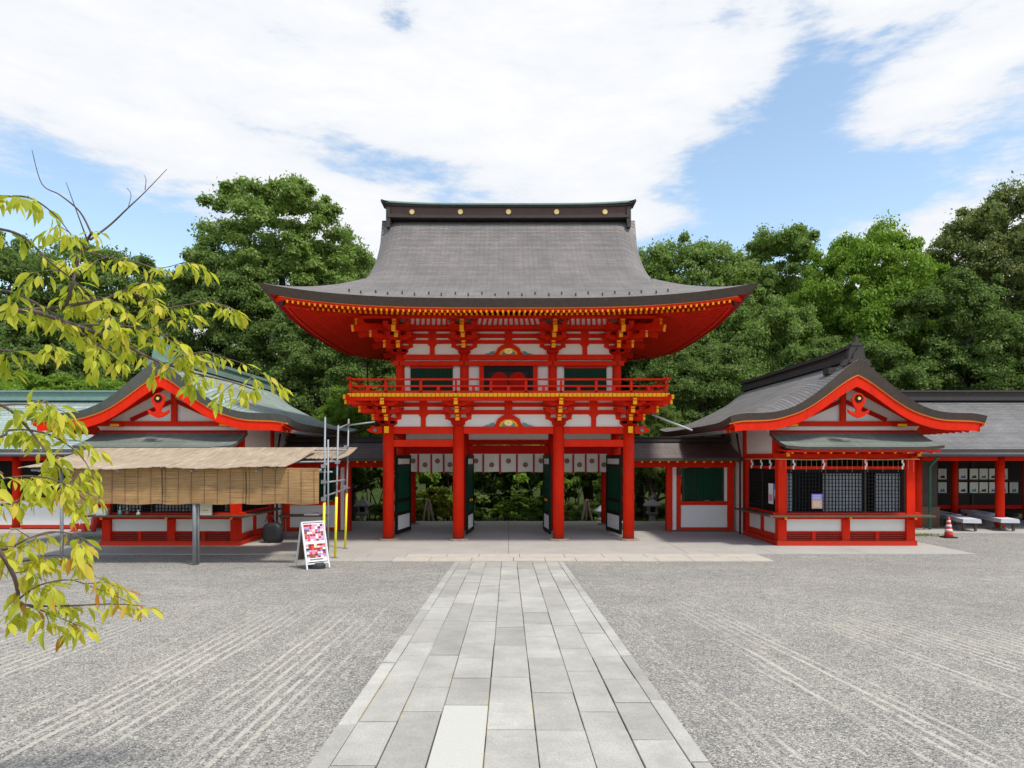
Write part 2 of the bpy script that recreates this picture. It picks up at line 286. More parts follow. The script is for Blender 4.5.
# ------------------------------------------------------------------ mesh helpers
WLOC = {}
class MB:
    def __init__(s, mx=1, rot=0, piv=(0, 0)):
        s.v = []; s.f = []; s.m = []; s.sm = []; s.uv = []; s.mx = mx; s.rot = rot; s.piv = piv
    def pt(s, p):
        x, y, z = p
        if s.rot:
            dx, dy = x - s.piv[0], y - s.piv[1]; c, n = math.cos(s.rot), math.sin(s.rot)
            x, y = s.piv[0] + dx * c - dy * n, s.piv[1] + dx * n + dy * c
        s.v.append((x * s.mx, y, z)); return len(s.v) - 1
    def face(s, idx, mat, smooth=False, uv=None):
        idx = list(idx); uv = list(uv) if uv else None
        if s.mx < 0: idx.reverse(); uv = uv[::-1] if uv else None
        s.f.append(idx); s.m.append(mat); s.sm.append(smooth); s.uv.append(uv)
    def poly(s, pts, mat): s.face([s.pt(p) for p in pts], mat)
    def box(s, x0, x1, y0, y1, z0, z1, mat, front=None):
        x0, x1 = sorted((x0, x1)); y0, y1 = sorted((y0, y1)); z0, z1 = sorted((z0, z1))
        i = [s.pt(p) for p in ((x0, y0, z0), (x1, y0, z0), (x1, y1, z0), (x0, y1, z0), (x0, y0, z1), (x1, y0, z1), (x1, y1, z1), (x0, y1, z1))]
        for k, q in enumerate(((0, 3, 2, 1), (4, 5, 6, 7), (0, 1, 5, 4), (1, 2, 6, 5), (2, 3, 7, 6), (3, 0, 4, 7))):
            s.face([i[j] for j in q], front if (front and k == 2) else mat)
        return s
    def beam(s, p0, p1, w, h, mat, cap0=None, cap1=None, plumb=False):
        """rectangular bar from p0 to p1"""
        a, b = Vector(p0), Vector(p1); d = (b - a).normalized()
        side = d.cross(Vector((0, 0, 1)))
        side = side.normalized() if side.length > 1e-4 else Vector((1, 0, 0))
        up = Vector((0, 0, 1)) if plumb else side.cross(d).normalized()
        i = []
        for c in (a, b):
            for u, t in ((-1, -1), (1, -1), (1, 1), (-1, 1)): i.append(s.pt(c + side * (u * w / 2) + up * (t * h / 2)))
        s.face([i[j] for j in (0, 3, 2, 1)][::-1], cap0 or mat); s.face([i[j] for j in (4, 7, 6, 5)], cap1 or mat)
        for j in range(4):
            k = (j + 1) % 4; s.face([i[j], i[j + 4], i[k + 4], i[k]], mat)
        return s
    def tube(s, pts, rad, n, mat, caps=True, smooth=True):
        pts = [Vector(p) for p in pts]
        if not hasattr(rad, '__len__'): rad = [rad] * len(pts)
        rings = []; ref = None
        for k, p in enumerate(pts):
            d = (pts[min(k + 1, len(pts) - 1)] - pts[max(k - 1, 0)]).normalized()
            if ref is None: ref = Vector((0, 0, 1)) if abs(d.z) < .9 else Vector((1, 0, 0))
            sd_ = d.cross(ref).normalized(); up = sd_.cross(d).normalized(); ref = up
            rings.append([s.pt(p + (sd_ * math.cos(2 * math.pi * j / n) + up * math.sin(2 * math.pi * j / n)) * rad[k]) for j in range(n)])
        for a, b in zip(rings, rings[1:]):
            for j in range(n): s.face([a[j], a[(j + 1) % n], b[(j + 1) % n], b[j]], mat, smooth)
        if caps: s.face(rings[0][::-1], mat); s.face(rings[-1], mat)
        return s
    def cyl(s, x, y, z0, z1, r0, r1=None, n=20, mat='vermilion'):
        r1 = r0 if r1 is None else r1; return s.tube([(x, y, z0), (x, y, z1)], [r0, r1], n, mat)
    def prism(s, prof, o, u, v, depth, mat, side=None):
        """polygon prof [(a,b)] in plane o + a*u + b*v, extruded along u x v by depth"""
        o, u, v = Vector(o), Vector(u), Vector(v); w_ = u.cross(v).normalized() * depth
        A = [s.pt(o + u * a + v * b - w_ / 2) for a, b in prof]; B = [s.pt(o + u * a + v * b + w_ / 2) for a, b in prof]
        n = len(prof); s.face(A[::-1], mat); s.face(B, mat)
        for j in range(n): s.face([A[j], A[(j + 1) % n], B[(j + 1) % n], B[j]], side or mat)
        return s
    def grid(s, P, mat, UV=None, smooth=True, flip=False):
        I = [[s.pt(p) for p in row] for row in P]
        for a in range(len(P) - 1):
            for b in range(len(P[0]) - 1):
                q = [(a, b), (a + 1, b), (a + 1, b + 1), (a, b + 1)]
                if flip: q.reverse()
                s.face([I[i][j] for i, j in q], mat, smooth, [UV[i][j] for i, j in q] if UV else None)
        return s
    def shell(s, T, B, mt, mb_, me, UV=None, edges='lrfb'):
        """top grid T, bottom grid B (same size), joined at the chosen edges"""
        s.grid(T, mt, UV); s.grid(B, mb_, UV, flip=True)
        E = {'l': ([r for r in T[0]], [r for r in B[0]]), 'r': ([r for r in T[-1]], [r for r in B[-1]]),
             'f': ([r[0] for r in T], [r[0] for r in B]), 'b': ([r[-1] for r in T], [r[-1] for r in B])}
        for e in edges: s.grid([E[e][0], E[e][1]], me, flip=e in 'lb', smooth=False)
        return s
    def sweep(s, pts, w_, h, mat, up=(0, 0, 1)):
        """rectangular section (w sideways, h along up) along a polyline"""
        pts = [Vector(p) for p in pts]; up = Vector(up); R_ = []
        for k, p in enumerate(pts):
            d = (pts[min(k + 1, len(pts) - 1)] - pts[max(k - 1, 0)]); sd_ = d.cross(up).normalized()
            R_.append([s.pt(p + sd_ * (a * w_ / 2) + up * (b * h / 2)) for a, b in ((-1, -1), (1, -1), (1, 1), (-1, 1))])
        for a, b in zip(R_, R_[1:]):
            for j in range(4): s.face([a[j], b[j], b[(j + 1) % 4], a[(j + 1) % 4]], mat)
        s.face(R_[0], mat); s.face(R_[-1][::-1], mat); return s
    def build(s, name, parent=None, **tags):
        me = bpy.data.meshes.new(name); off = Vector(WLOC[parent.name]) if parent else Vector((0, 0, 0))
        own = Vector((0, 0, 0))
        if parent is None and tags.get('label'):
            a = np.array(s.v); own = Vector((float(a[:, 0].mean()), float(a[:, 1].mean()), float(a[:, 2].min())))
        sh = off + own
        me.from_pydata([(v[0] - sh.x, v[1] - sh.y, v[2] - sh.z) for v in s.v], [], s.f)
        names = []
        for m in s.m:
            if m not in names: names.append(m)
        for m in names: me.materials.append(MATS[m])
        me.polygons.foreach_set('material_index', [names.index(m) for m in s.m]); me.polygons.foreach_set('use_smooth', s.sm)
        if any(s.uv):
            l = me.uv_layers.new(name='UVMap'); d = []
            for f, u in zip(s.f, s.uv):
                for k in range(len(f)): d += list(u[k]) if u else [0, 0]
            l.data.foreach_set('uv', d)
        me.update(); o = bpy.data.objects.new(name, me); COL.objects.link(o)
        if parent: o.parent = parent; WLOC[o.name] = tuple(off)
        else: o.location = own; WLOC[o.name] = tuple(own)
        for k, v in tags.items(): o[k] = v
        return o
def thing(name, loc, label, cat, group=None):
    o = bpy.data.objects.new(name, None); COL.objects.link(o); o.location = loc; o.empty_display_size = .2
    WLOC[o.name] = tuple(loc); o['label'] = label; o['category'] = cat
    if group: o['group'] = group
    return o
def copy_tree(o, parent=None):
    c = o.copy(); COL.objects.link(c); WLOC[c.name] = WLOC[o.name]
    if parent: c.parent = parent
    for ch in [x for x in o.children]: copy_tree(ch, c)
    return c
def lin(a, b, n): return [a + (b - a) * i / (n - 1) for i in range(n)]

# ------------------------------------------------------------------ SETTING: ground, pavements, path
def gz(y):
    if y < 16.5: return .668 - .041 * y
    if y < 27.2: return -.02
    if y < 30.2: return -.02 - (y - 27.2) / 3 * 1.6
    if y < 60: return -1.62
    return -1.62
b = MB()
xs = [-400, -120, -40, -20, -10, -5, 0, 5, 10, 20, 40, 120, 400]; ys = [-300, -60, -10, 0, 5, 10, 16.5, 17, 22, 27.18]
b.grid([[(x, y, max(-50, gz(y)) if y > -60 else gz(-60)) for y in ys] for x in xs], 'gravel', smooth=False)
b.build('ground', kind='structure')
b = MB(); b.grid([[(x, y, gz(y)) for y in (27.18, 30.2, 32, 60, 150, 900)] for x in xs], 'soil', smooth=False)
b.build('terrain', kind='structure')

def tiles(b, x0, x1, y0, y1, xb, yb, zt, mat, gap=.012, h=.05):
    X = [x0] + xb + [x1]; Y = [y0] + yb + [y1]
    for i in range(len(X) - 1):
        for j in range(len(Y) - 1):
            b.box(X[i] + gap / 2, X[i + 1] - gap / 2, Y[j] + gap / 2, Y[j + 1] - gap / 2, zt - h, zt, mat)
b = MB()
b.box(-12.4, 12.19, 17.81, 27.12, -.12, -.012, 'joint')
b.box(-4.7, 6.45, 16.58, 17.80, -.12, -.012, 'joint')
tiles(b, -12.4, 12.2, 17.8, 27.1, [-9.4, -7, -4.7, 0, 4.7, 7, 9.4], [22.8], 0, 'concrete')
for s_ in (-1, 1): b.box(s_ * 12.22, s_ * 40, 22.8, 28.9, -.12, -.001, 'concrete')
b.build('pavement', kind='structure')
b = MB(); b_ = random.Random(3)
x = -4.7
while x < 6.4:
    wd = b_.uniform(.75, 1.2); x1 = min(6.45, x + wd)
    if 6.45 - x1 < .3: x1 = 6.45
    b.box(x + .007, x1 - .007, 16.57, 17.16, -.08, .004, 'tan_stone' if x > -3 else 'concrete'); x = x1
x = -4.7
while x < 6.4:
    wd = b_.uniform(.75, 1.2); x1 = min(6.45, x + wd)
    if 6.45 - x1 < .3: x1 = 6.45
    b.box(x + .007, x1 - .007, 17.175, 17.79, -.08, .004, 'tan_stone' if x > -3 else 'concrete'); x = x1
b.build('kerb_strip', kind='structure')

# stone path following the gentle slope down to the gate
b = MB(); rr = random.Random(11)
def pz(y): return gz(y) + .018
def slab(x0, x1, y0, y1, mat, dz=0, g=.003):
    x0 += g + rr.uniform(-.002, .005); x1 -= g + rr.uniform(-.002, .005); y0 += .007 + y0 * .0005; y1 -= .007 + y1 * .0005; c = .004
    top = [(x0 + c, y0 + c), (x1 - c, y0 + c), (x1 - c, y1 - c), (x0 + c, y1 - c)]; bot = [(x0, y0), (x1, y0), (x1, y1), (x0, y1)]
    top = [(p[0] + rr.uniform(-.003, .003), p[1] + rr.uniform(-.004, .004)) for p in top]
    I = [b.pt((p[0], p[1], pz(p[1]) + dz)) for p in top]; J = [b.pt((p[0], p[1], pz(p[1]) + dz - c)) for p in bot]; K = [b.pt((p[0], p[1], pz(p[1]) - .08)) for p in bot]
    b.face(I, mat)
    for k in range(4):
        n = (k + 1) % 4; b.face([J[k], J[n], I[n], I[k]], mat); b.face([K[k], K[n], J[n], J[k]], mat)
edges = [-1.305, -1.16, -.86, -.535, -.165, .20, .57, .885, 1.195, 1.325]
for c in range(9):
    y = -1 + rr.uniform(-.5, 0)
    if c == 3:
        for (a0, a1, mt) in ((-1, 1.9, 'granite'), (1.9, 3.9, 'granite'), (3.9, 5.66, 'granite_white'), (5.66, 6.45, 'granite')): slab(edges[c], edges[c + 1], a0, a1, mt)
        y = 6.45
    while y < 16.5:
        ln = rr.uniform(.55, 1.45) if c not in (0, 8) else rr.uniform(.9, 2.0)
        y1 = min(16.55, y + ln)
        if 16.55 - y1 < .35: y1 = 16.55
        slab(edges[c], edges[c + 1], y, y1, 'granite', rr.uniform(-.003, .003)); y = y1
b.grid([[(x, y, gz(y) + .006) for y in (-1.5, 16.5)] for x in (-1.292, 1.312)], 'moss_joint', smooth=False)
b.build('path', kind='structure')

# ------------------------------------------------------------------ THE GATE
GY = 23.24
gate = thing('shrine_gate', (0, GY, 0), 'two storeyed vermilion shrine gate with a sweeping grey shingled roof and red balcony', 'gate')
CX = [-3.654, -1.523, 1.523, 3.654]; FY, MY, BY = 20.8, 23.24, 25.68
UX = [-3.344, -1.362, 1.362, 3.344]; UY = [21.11, 23.24, 25.37]
V, VS, PL, OC = 'vermilion', 'vermilion_deep', 'plaster', 'ochre'
for y in (FY, MY, BY):
    for x in CX:
        m = MB(); m.cyl(x, y, .05, 3.46, .172, n=28); c = m.build('column', gate)
        m = MB(); rr = random.Random(x * 7 + y)
        prof = [(x + .33 * math.cos(a) * rr.uniform(.85, 1.1), y + .33 * math.sin(a) * rr.uniform(.85, 1.1)) for a in lin(0, 2 * math.pi * 15 / 16, 16)]
        lo = [m.pt((p[0], p[1], .0)) for p in prof]; hi = [m.pt((x + (p[0] - x) * .86, y + (p[1] - y) * .86, .055)) for p in prof]
        for k in range(16): m.face([lo[k], lo[(k + 1) % 16], hi[(k + 1) % 16], hi[k]], 'stone')
        m.face(hi, 'stone'); m.build('base_stone', c)

def beam_x(name, x0, x1, y, z0, z1, th=.15, mat=V, parent=gate): return MB().box(x0, x1, y - th / 2, y + th / 2, z0, z1, mat).build(name, parent)
def beam_y(name, x, y0, y1, z0, z1, th=.15, mat=V, parent=gate): return MB().box(x - th / 2, x + th / 2, y0, y1, z0, z1, mat).build(name, parent)
# tie beams between the columns
for y in (FY, BY):
    for x0, x1 in zip(CX, CX[1:]): beam_x('tie_beam', x0 + .165, x1 - .165, y, 3.237, 3.455)
    for x0, x1 in ((CX[0], CX[1]), (CX[2], CX[3])): beam_x('lower_beam', x0 + .165, x1 - .165, y, 2.844, 3.048, .13)
for x in (CX[0], CX[3]):
    for y0, y1 in ((FY, MY), (MY, BY)):
        beam_y('tie_beam', x, y0 + .165, y1 - .165, 3.237, 3.455); beam_y('lower_beam', x, y0 + .165, y1 - .165, 2.844, 3.048, .13)
for x in (CX[1], CX[2]): beam_y('cross_beam', x, FY + .165, MY - .165, 3.24, 3.44, .13, VS)
# middle frame over the doors
for x0, x1 in zip(CX, CX[1:]):
    beam_x('door_head', x0 + .165, x1 - .165, MY, 2.64, 2.925, .20, VS); beam_x('door_head', x0 + .165, x1 - .165, MY, 2.955, 3.113, .16, VS)
    MB().box(x0 + .17, x1 - .17, MY - .03, MY + .03, 3.113, 3.60, PL).build('plaster_panel', gate)
    for sx_ in (x0 + .17, x1 - .17 - .14): MB().box(sx_, sx_ + .14, MY - .09, MY + .09, .03, 2.64, VS).build('door_jamb', gate)
MB().box(-3.8, 3.8, FY + .08, BY - .08, 3.62, 3.66, VS).build('ceiling', gate)
# carved noses and ochre beam ends on the corner columns
for sgn in (-1, 1):
    m = MB(sgn); m.prism([(0, -.11), (.16, -.11), (.40, -.06), (.48, .02), (.36, .06), (.30, .14), (.20, .10), (0, .11)], (3.83, FY, 3.35), (1, 0, 0), (0, 0, 1), .13, V)
    m.prism([(0, 0), (.07, -.03), (.12, .02), (.08, .07), (.02, .06)], (4.0, FY - .07, 3.32), (1, 0, 0), (0, 0, 1), .02, 'teal')
    m.cyl(4.06, FY, 3.34, 3.341, .001, n=4, mat='cream')
    m.build('beam_nose', gate)
    m = MB(sgn); m.box(3.59, 3.73, FY - .32, FY - .165, 3.25, 3.45, V, front=OC); m.build('beam_end', gate)

def frustum(m, c, w0, w1, z0, z1, mat, ang=0):
    ca, sa = math.cos(ang), math.sin(ang)
    P = []
    for w_, z in ((w0, z0), (w1, z0 + (z1 - z0) * .5), (w1, z1)):
        P.append([m.pt((c[0] + (a * ca - b_ * sa) * w_ / 2, c[1] + (a * sa + b_ * ca) * w_ / 2, z)) for a, b_ in ((-1, -1), (1, -1), (1, 1), (-1, 1))])
    for A, B in zip(P, P[1:]):
        for j in range(4): m.face([A[j], A[(j + 1) % 4], B[(j + 1) % 4], B[j]], mat)
    m.face(P[0][::-1], mat); m.face(P[-1], mat)
def arm_prof(L_, h):
    """bracket arm with upswept curved undersides"""
    p = [(-L_ / 2, h), (-L_ / 2, h * .55)]
    for a in lin(0, 1, 5)[1:]: p.append((-L_ / 2 + .16 * a ** .8, h * .55 * (1 - a ** 1.8)))
    return p + [(-x, z) for x, z in p[::-1]]
def bracket(x, y, zb, zt, step, out, lat=(1, 0), sc_=1.0, tail=False, w0=.80, diag=False):
    m = MB(); o = Vector((out[0], out[1], 0)).normalized(); l = Vector((lat[0], lat[1], 0)).normalized(); c = Vector((x, y, 0))
    ang = math.atan2(o.y, o.x)
    hd = .15; frustum(m, (x, y), .28 * sc_, .42 * sc_, zb, zb + hd, VS, ang)
    hs = (zt - zb - hd) / 3
    ol = step * (1.414 if diag else 1)
    for i in range(3):
        z = zb + hd + i * hs
        if not diag:
            for j in range(0, i + 1):
                q_ = c + o * (j * ol); wl = w0 if (i == 0 or j == i) else w0 + .18
                m.prism(arm_prof(wl, hs * .55), (q_.x, q_.y, z + .002 * j), l, (0, 0, 1), .11, V)
                for k in (-1, 0, 1): 
                    p = q_ + l * (k * wl * .40); frustum(m, (p.x, p.y), .12, .17, z + hs * .57, z + hs * .97, V, ang)
        e = c + o * ((i + 1) * ol)
        a0 = c - o * .12
        m.beam((a0.x, a0.y, z + hs * .30), (e.x + o.x * .10, e.y + o.y * .10, z + hs * .30), .115, hs * .52, V, cap1=OC)
        frustum(m, (e.x, e.y), .13, .19, z + hs * .58, z + hs * .98, V, ang)
        f0 = e + o * .098
        m.beam((f0.x - o.x * .01, f0.y - o.y * .01, z + hs * .78), (f0.x + o.x * .012, f0.y + o.y * .012, z + hs * .78), .10, hs * .22, 'cream' if (tail and i == 1) else OC)
    if tail:
        z = zb + hd + 2.05 * hs; a0 = c + o * .1; e = c + o * (3 * ol + .22)
        m.beam((a0.x, a0.y, z + .20), (e.x, e.y, z - .08), .12, .19, V, cap1=OC)
    return m.build('bracket', gate)
ZB0, ZT0 = 3.462, 4.255; ZB1, ZT1 = 5.68, 6.60
for (X, Ys, zb, zt, st, tl) in ((CX, (FY, MY, BY), ZB0, ZT0, .33, False), (UX, UY, ZB1, ZT1, .35, True)):
    sc_ = 1 if not tl else .9
    for x in X:
        bracket(x, Ys[0], zb, zt, st, (0, -1), (1, 0), sc_, tl); bracket(x, Ys[2], zb, zt, st, (0, 1), (1, 0), sc_, tl)
    for sgn in (-1, 1):
        for y in Ys: bracket(sgn * X[3], y, zb + .004, zt + .004, st, (sgn, 0), (0, 1), sc_, tl)
        bracket(sgn * X[3], Ys[0], zb + .008, zt + .008, st, (sgn, -1), (1, 1), sc_, tl, diag=True); bracket(sgn * X[3], Ys[2], zb + .008, zt + .008, st, (sgn, 1), (1, 1), sc_, tl, diag=True)

# wall between brackets: plaster panels with through beams, struts and frog-leg carving
def bracket_wall(xs_, y, side, beams, z0, z1, centre, tag):
    d = -1 if side == 'f' else 1
    MB().box(xs_[0], xs_[3], y - .02, y + .02, z0, z1, PL).build('plaster_panel', gate)
    for (a, c) in beams:
        MB().box(xs_[0] - .3, xs_[3] + .3, y - .05, y + .05, a, c, VS if side == 'b' else V).build('through_beam', gate)
    for x0, x1 in ((xs_[0], xs_[1]), (xs_[2], xs_[3])):
        xm = (x0 + x1) / 2; m = MB(); m.box(xm - .075, xm + .075, y - .055, y + .055, z0, beams[0][0] - .002, V)
        m.prism([(-.075, 0), (-.11, .06), (-.16, .10), (.16, .10), (.11, .06), (.075, 0)], (xm, y, beams[0][0] - .102), (1, 0, 0), (0, 0, 1), .114, V)
        m.box(xm - .12, xm + .12, y - .062, y + .062, beams[0][1], beams[-1][1], V); m.build('strut', gate)
    if centre:
        zc_ = z0; m = MB(); h = beams[0][0] - z0
        pr = [(-.46, 0), (-.38, .10), (-.33, h * .62), (-.20, h * .86), (-.10, h), (.10, h), (.20, h * .86), (.33, h * .62), (.38, .10), (.46, 0), (.30, 0), (.24, h * .35), (.12, h * .6), (-.12, h * .6), (-.24, h * .35), (-.30, 0)]
        m.prism(pr, (0, y - .05, zc_), (1, 0, 0), (0, 0, 1), .06, V)
        m.box(-.12, .12, y - .062, y + .062, beams[0][1], beams[-1][1], V)
        arc = [(.29 * math.cos(a), h * .58 * math.sin(a)) for a in lin(0, math.pi, 13)]
        m.prism(arc, (0, y - .045, zc_), (1, 0, 0), (0, 0, 1), .03, OC)
        m.prism([(a * .72, c * .72) for a, c in arc], (0, y - .062, zc_), (1, 0, 0), (0, 0, 1), .02, 'teal')
        m.prism([(.13 * math.cos(a), .11 + .09 * math.sin(a)) for a in lin(0, 2 * math.pi * 11 / 12, 12)], (0, y - .076, zc_), (1, 0, 0), (0, 0, 1), .02, 'gold')
        m.prism([(.05 * math.cos(a), .10 + .05 * math.sin(a)) for a in lin(0, 2 * math.pi * 7 / 8, 8)], (0, y - .088, zc_), (1, 0, 0), (0, 0, 1), .02, 'cream')
        for sg in (-1, 1):
            m.prism([(0, .0), (sg * .34, 0), (sg * .22, .05), (sg * .16, .05), (sg * .10, .10), (0, .12)][::sg], (sg * .44, y - .04, zc_), (1, 0, 0), (0, 0, 1), .03, 'teal')
        m.build('frog_leg_carving', gate)
LB = [(3.825, 3.96), (4.053, 4.175), (4.236, 4.30)]; UB = [(6.02, 6.14), (6.20, 6.33), (6.40, 6.59)]
bracket_wall(CX, FY, 'f', LB, 3.457, 4.30, True, 'low'); bracket_wall(CX, BY, 'b', LB, 3.457, 4.30, False, 'low')
bracket_wall(UX, UY[0], 'f', UB, 5.682, 7.0, True, 'up'); bracket_wall(UX, UY[2], 'b', UB, 5.682, 7.0, False, 'up')
for sgn in (-1, 1):
    for (X, Y0, Y1, bs, z0, z1) in ((CX[3], FY, BY, LB, 3.457, 4.30), (UX[3], UY[0], UY[2], UB, 5.682, 7.0)):
        MB(sgn).box(X - .02, X + .02, Y0 + .02, Y1 - .02, z0, z1, PL).build('plaster_panel', gate)
        for a, c in bs: MB(sgn).box(X - .05, X + .05, Y0 + .055, Y1 - .055, a + .002, c - .002, V).build('through_beam', gate)

# balcony floor: planks whose ochre ends show along the edge
EP = 1.02; bx = CX[3] + EP; by0, by1 = FY - EP, BY + EP
m = MB(); m.box(-bx + .02, bx - .02, by0 + .02, by1 - .02, 4.30, 4.372, VS)
m.box(-bx + .08, bx - .08, by0 + .06, by0 + .16, 4.17, 4.275, V); m.box(-bx + .08, bx - .08, by1 - .16, by1 - .06, 4.17, 4.275, V)
for s_ in (-1, 1): m.box(s_ * (bx - .16), s_ * (bx - .06), by0 + .16, by1 - .16, 4.17, 4.275, V)
nb = 73; wb = 2 * bx / nb
for i in range(nb):
    x = -bx + i * wb
    for ya, yb in ((by0 - .02, by0 + .3), (by1 - .3, by1 + .02)): m.box(x + .008, x + wb - .008, ya, yb, 4.278, 4.38, OC if ya < by0 + .1 else OC)
nb = int((by1 - by0) / wb)
for i in range(3, nb - 3):
    y = by0 + i * wb
    for s_ in (-1, 1): m.box(s_ * (bx - .3), s_ * (bx + .02), y + .008, y + wb - .008, 4.278, 4.38, OC)
for sx_ in (-1, 1):
    for sy, yy in ((-1, by0), (1, by1)): m.beam((sx_ * (bx - .5), yy - sy * .5, 4.26), (sx_ * (bx + .07), yy + sy * .07, 4.27), .13, .13, V, cap1=OC)
m.build('balcony_floor', gate)
m = MB(); ry, rx = by0 + .07, bx - .09; ry1 = by1 - .07
rail = m
for (z, r, ext) in ((4.785, .026, .13), (4.59, .024, .09), (4.425, .03, .05)):
    for yy in (ry, ry1):
        P = [(x, yy, z + .05 * max(0, (abs(x) - rx + .25) / .5) ** 2) for x in lin(-rx - ext, rx + ext, 41)]; rail.sweep(P, r * 2, r * 2, V)
    for s_ in (-1, 1):
        P = [(s_ * rx, y, z + .004 + .05 * max(0, max(ry + .25 - y, y - ry1 + .25) / .5) ** 2) for y in lin(ry - ext, ry1 + ext, 41)]; rail.sweep(P, r * 2, r * 2, V)
rl = rail.build('railing', gate)
n = 9; stp = 2 * rx / n
for i in range(n + 1):
    x = -rx + i * stp
    for yy in (ry, ry1):
        p = MB(); p.box(x - .035, x + .035, yy - .035, yy + .035, 4.38, 4.73, V); p.box(x - .03, x + .03, yy - .038, yy - .034, 4.39, 4.45, 'black_lacquer'); p.cyl(x, yy, 4.73, 4.755, .035, .02, 8); p.build('railing_post', rl)
        if i < n: MB().box(x + stp / 2 - .045, x + stp / 2 + .045, yy - .03, yy + .03, 4.45, 4.57, V).build('railing_post', rl)
for i in range(1, 7):
    y = ry + (ry1 - ry) * i / 7
    for s_ in (-1, 1): MB().box(s_ * rx - .035, s_ * rx + .035, y - .035, y + .035, 4.38, 4.74, V).build('railing_post', rl)

# upper storey body
for y in UY:
    for x in UX:
        if y == UY[1] and abs(x) < 3: continue
        MB().cyl(x, y, 4.372, 5.68, .135, n=20).build('upper_column', gate)
for y, d in ((UY[0], -1), (UY[2], 1)):
    MB().box(UX[0] + .1, UX[3] - .1, y + .03 * -d - .02, y + .03 * -d + .02, 4.38, 5.69, PL).build('plaster_panel', gate)
    o = y + d * .05
    for x0, x1 in zip(UX, UX[1:]): MB().box(x0 + .11, x1 - .11, o - .07, o + .07, 5.53, 5.68, V).build('tie_beam', gate)
    o = y + d * .12
    m = MB(); m.box(UX[0] - .2, UX[3] + .2, o - .06, o + .06, 5.33, 5.478, V)
    for x in UX:
        for z in (5.37, 5.44): m.cyl(x, o, z, z + .001, .001, n=4, mat='black_lacquer'); m.box(x - .022, x + .022, o + d * .06, o + d * .075, z - .02, z + .02, 'black_lacquer')
    m.build('wall_rail', gate)
    MB().box(UX[0], UX[3], o - .05, o + .05, 4.38, 4.47, V).build('sill_beam', gate)
for s_ in (-1, 1):
    MB(s_).box(UX[3] - .03, UX[3] + .01, UY[0] + .1, UY[2] - .1, 4.38, 5.69, PL).build('plaster_panel', gate)
    MB(s_).box(UX[3] - .02, UX[3] + .16, UY[0] + .2, UY[2] - .2, 5.332, 5.476, V).build('wall_rail', gate)
    MB(s_).box(UX[3] - .07, UX[3] + .07, UY[0] + .14, UY[2] - .14, 5.53, 5.678, V).build('tie_beam', gate)
# green lattice windows of the side bays
for s_ in (-1, 1):
    m = MB(s_); y = UY[0]; m.box(1.72, 3.02, y - .02, y + .0, 4.52, 5.29, 'black_lacquer')
    for i in range(26): xx_ = 1.745 + i * .05; m.box(xx_, xx_ + .028, y - .045, y - .018, 4.52, 5.29, 'green_lattice')
    m.box(1.70, 3.04, y - .06, y - .02, 5.27, 5.328, V); m.build('lattice_window', gate)
# centre doors with black frame and cusped heads
m = MB(); y = UY[0] - .02
for s_ in (-1, 1):
    m.box(s_ * .76, s_ * .90, y - .07, y + .02, 4.47, 5.33, V)
    m.box(s_ * .63, s_ * .757, y - .06, y + .02, 4.47, 5.33, 'black_lacquer')
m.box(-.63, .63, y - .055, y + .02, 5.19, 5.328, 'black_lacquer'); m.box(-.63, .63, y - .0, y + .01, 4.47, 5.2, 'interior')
dfr = m.build('door_frame', gate)
for s_ in (-1, 1):
    m = MB(s_); pr = [(.02, 0), (.53, 0), (.53, .50), (.47, .60), (.36, .665), (.22, .665), (.10, .61), (.06, .55), (.02, .52)]
    m.prism(pr, (0, y - .02, 4.48), (1, 0, 0), (0, 0, 1), .03, VS); m.build('upper_door', dfr)
# eave supports: purlins and white ribbed cove between brackets
PY = UY[0] - 1.05
m = MB(); m.box(-4.55, 4.55, PY - .05, PY + .05, 6.603, 6.675, V); m.box(-4.3, 4.3, UY[0] - .40, UY[0] - .30, 6.42, 6.52, V)
m.box(-4.55, 4.55, 2 * MY - PY - .05, 2 * MY - PY + .05, 6.603, 6.675, V)
for s_ in (-1, 1): m.box(s_ * 4.34, s_ * 4.44, PY + .06, 2 * MY - PY - .06, 6.61, 6.67, V)
m.build('eave_purlin', gate)
for x0, x1 in ((-3.0, -1.72), (-1.0, 1.0), (1.72, 3.0)):
    m = MB(); ya, za, yb, zb_ = PY + .06, 6.62, UY[0] - .36, 6.525
    m.poly([(x0 + .1, ya + .02, za + .01), (x1 - .1, ya + .02, za + .01), (x1, yb + .02, zb_ + .01), (x0, yb + .02, zb_ + .01)], PL)
    nr = int((x1 - x0) / .16)
    for i in range(nr + 1):
        x = x0 + (x1 - x0) * i / nr; xt = x * (1 - .1 / max(abs(x0), abs(x1))) if abs(x) > .1 else x
        m.beam((xt, ya - .005, za - .012), (x, yb - .005, zb_ - .012), .06, .025, V)
    m.build('ribbed_cove', gate)

